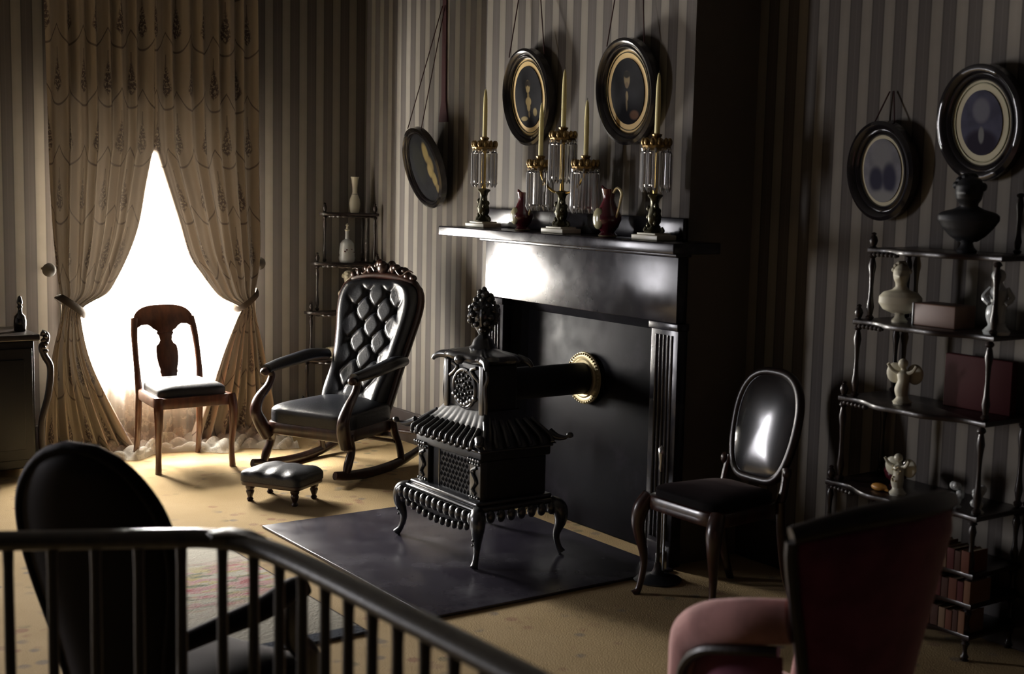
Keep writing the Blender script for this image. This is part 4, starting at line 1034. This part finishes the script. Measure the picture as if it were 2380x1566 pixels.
# balusters at equal spacing along the rail
acc = 0; last = q[0]; nxt = .0; bal0 = None
for p in q[1:]:
    seg = math.dist(p, last)
    while acc+seg >= nxt:
        t = (nxt-acc)/seg; x = last[0]+(p[0]-last[0])*t; y = last[1]+(p[1]-last[1])*t
        if bal0 is None:
            bal0 = MB().lathe([(.013, .0), (.013, .10), (.0105, .12), (.0105, .45), (.0115, .6), (.0105, .78), (.012, .83)], 12).build('baluster', 'balwood', rlg); o = bal0
        else: o = bal0.copy(); C.objects.link(o); o.parent = rlg
        o.location = W((x, y, .10)); nxt += .085
    acc += seg; last = p
for p in ((-4.15, -4.885), (-3.14, -7.2)):
    MB().lathe([(.03, 0), (.03, .12), (.022, .14), (.022, .88), (.03, .93)], 16, W((p[0], p[1], 0))).build('newel', 'balwood', rlg)

# ------------------------------------------------------------------ black balloon-backed armchair, near left
ba = thing('open_armchair', 'black armchair with tall rounded back, seen from behind beyond the railing, near left', 'armchair', (-3.01, -4.557, 0), radians(-64))
zs2, ws2 = smooth_table([(.34, .16), (.50, .19), (.68, .238), (.80, .250), (.89, .228), (.96, .172), (1.005, .10), (1.03, .0)])
def bw(z): return max(0.001, interp(z, zs2, ws2))
def bay(z): return -.25-.12*((z-.34)/.7)
def baback(front):
    def f(u, v):
        z = .34+.69*(1-(1-v)**1.6) ; w_ = bw(z); x = (2*u-1)*w_; k = sqrt(max(0, 1-(2*u-1)**2))*min(1, ((1.03-z)/.06)**.5 if z < 1.03 else 0)
        return (x, bay(z)+(.05 if front else -.035)*k, z)
    return f
MB().grid(baback(True), 40, 50).build('backrest', 'dullleather', ba, sharp=180)
MB().grid(baback(False), 40, 50).build('back_panel', 'blackcloth', ba, sharp=180)
edge = [(-bw(z), bay(z), z) for z in [.30+.02*i for i in range(37)]]; edge = edge+[(-p[0], p[1], p[2]) for p in reversed(edge)]
MB().tube(edge, .018, 10).build('back_frame', 'blackcloth', ba)
MB().slab(ring_outline(rrect(-.255, .255, -.25, .235, .08, taper=.16)), .25, .32, lambda a, b, d: (a, b, d), .012).build('seat_rail', 'darkwood', ba)
cushion(rrect(-.245, .245, -.24, .225, .08, taper=.16), .315, .085).build('seat', 'blackcloth', ba)
for sx in (-1, 1):
    sweep_leg([(sx*.205, -.275, .545), (sx*.25, -.17, .57), (sx*.285, -.05, .59), (sx*.295, .05, .612), (sx*.29, .095, .615), (sx*.292, .12, .59)], [.026, .03, .034, .034, .028, .02], (.85, 1.1), 12).build('arm', 'blackcloth', ba)
    sweep_leg([(sx*.288, .085, .60), (sx*.278, .085, .53), (sx*.255, .12, .46), (sx*.262, .17, .40), (sx*.25, .20, .33)], [.026, .022, .028, .034, .03]).build('arm_support', 'darkwood', ba)
    sweep_leg([(sx*.235, .20, .33), (sx*.25, .215, .25), (sx*.235, .20, .12), (sx*.245, .22, 0)], [.034, .032, .02, .02]).build('leg', 'darkwood', ba)
    sweep_leg([(sx*.19, -.24, .34), (sx*.195, -.27, .2), (sx*.20, -.34, 0)], [.025, .022, .02]).build('leg', 'darkwood', ba)

# ------------------------------------------------------------------ rose velvet armchair, near right
pk = thing('tub_armchair', 'rose velvet armchair with black crest rail, seen from behind in the near right corner', 'armchair', (-1.97, -5.67, 0), radians(3))
zs3, ws3 = smooth_table([(.28, .16), (.45, .175), (.62, .20), (.78, .245), (.90, .275), (.965, .27), (.99, .20)])
def pw(z): return max(.001, interp(z, zs3, ws3))
def ptop(u): return .985-.035*abs(2*u-1)**2.5
def pky(x, z): return -.25-.12*((z-.28)/.7)+1.0*x*x
def pback(front):
    def f(u, v):
        z = .28+(ptop(u)-.28)*v; z2 = min(z, .985); w_ = interp(z2, [.28, .45, .62, .78, .90, 1.0], [.16, .175, .20, .245, .275, .285]); x = (2*u-1)*w_; k = sqrt(max(0, 1-(2*u-1)**4))*min(1, sqrt(max(0, 1-v)*12))
        return (x, pky(x, z)+(.06 if front else -.04)*k, z)
    return f
MB().grid(pback(True), 44, 50).build('backrest', 'velvet', pk, sharp=180)
MB().grid(pback(False), 44, 50).build('back_panel', 'velvet_shaded', pk, sharp=180)
def pedge(u): w_ = .285; x = (2*u-1)*w_; return (x, pky(x, .97), ptop(u)+.004)
MB().tube([pedge(i/30) for i in range(31)], [.020+.010*sin(pi*i/30) for i in range(31)], 12).build('crest_rail', 'darkwood', pk)
for sx in (-1, 1):
    e2 = [(sx*interp(z, [.28, .45, .62, .78, .90, 1.0], [.16, .175, .20, .245, .275, .285]), pky(interp(z, [.28, .45, .62, .78, .90, 1.0], [.16, .175, .20, .245, .275, .285]), z), z) for z in [.28+.03*i for i in range(23)]]
    MB().tube(e2, .015, 8).build('back_frame', 'darkwood', pk)
    ap_ = cr([(sx*.225, -.245, .745, .050), (sx*.262, -.15, .725, .054), (sx*.272, -.05, .69, .054), (sx*.255, .03, .635, .048), (sx*.235, .065, .55, .040), (sx*.232, .075, .45, .034), (sx*.235, .10, .36, .030)], 8)
    MB().tube([p[:3] for p in ap_], [p[3] for p in ap_], 16, flat=(1.0, .62)).build('arm', 'velvet', pk)
    tr = cr([(sx*.24, -.23, .675), (sx*.280, -.14, .662), (sx*.290, -.05, .635), (sx*.272, .02, .575), (sx*.252, .05, .50), (sx*.248, .06, .40)], 8)
    MB().tube(tr, .013, 8).build('arm_trim', 'darkwood', pk)
    sp = MB().grid(lambda u, v: ((sx*(.225+.045*sin(pi*u)-.03*(1-v)), -.23+.29*u, .30+(.66-.12*u**3-.30)*v)), 16, 10); 
    sp.build('side_panel', 'velvet_shaded', pk, sharp=180)
    sweep_leg([(sx*.24, .27, .30), (sx*.255, .29, .22), (sx*.24, .27, .1), (sx*.25, .285, 0)], [.03, .028, .018, .018]).build('leg', 'darkwood', pk)
    sweep_leg([(sx*.15, -.24, .30), (sx*.155, -.27, .18), (sx*.16, -.33, 0)], [.022, .02, .018]).build('leg', 'darkwood', pk)
MB().slab(ring_outline(rrect(-.27, .27, -.24, .30, .09, taper=.3)), .26, .34, lambda a, b, d: (a, b, d), .012).build('seat_rail', 'darkwood', pk)
cushion(rrect(-.26, .26, -.23, .29, .09, taper=.3), .335, .11).build('seat', 'velvet', pk)
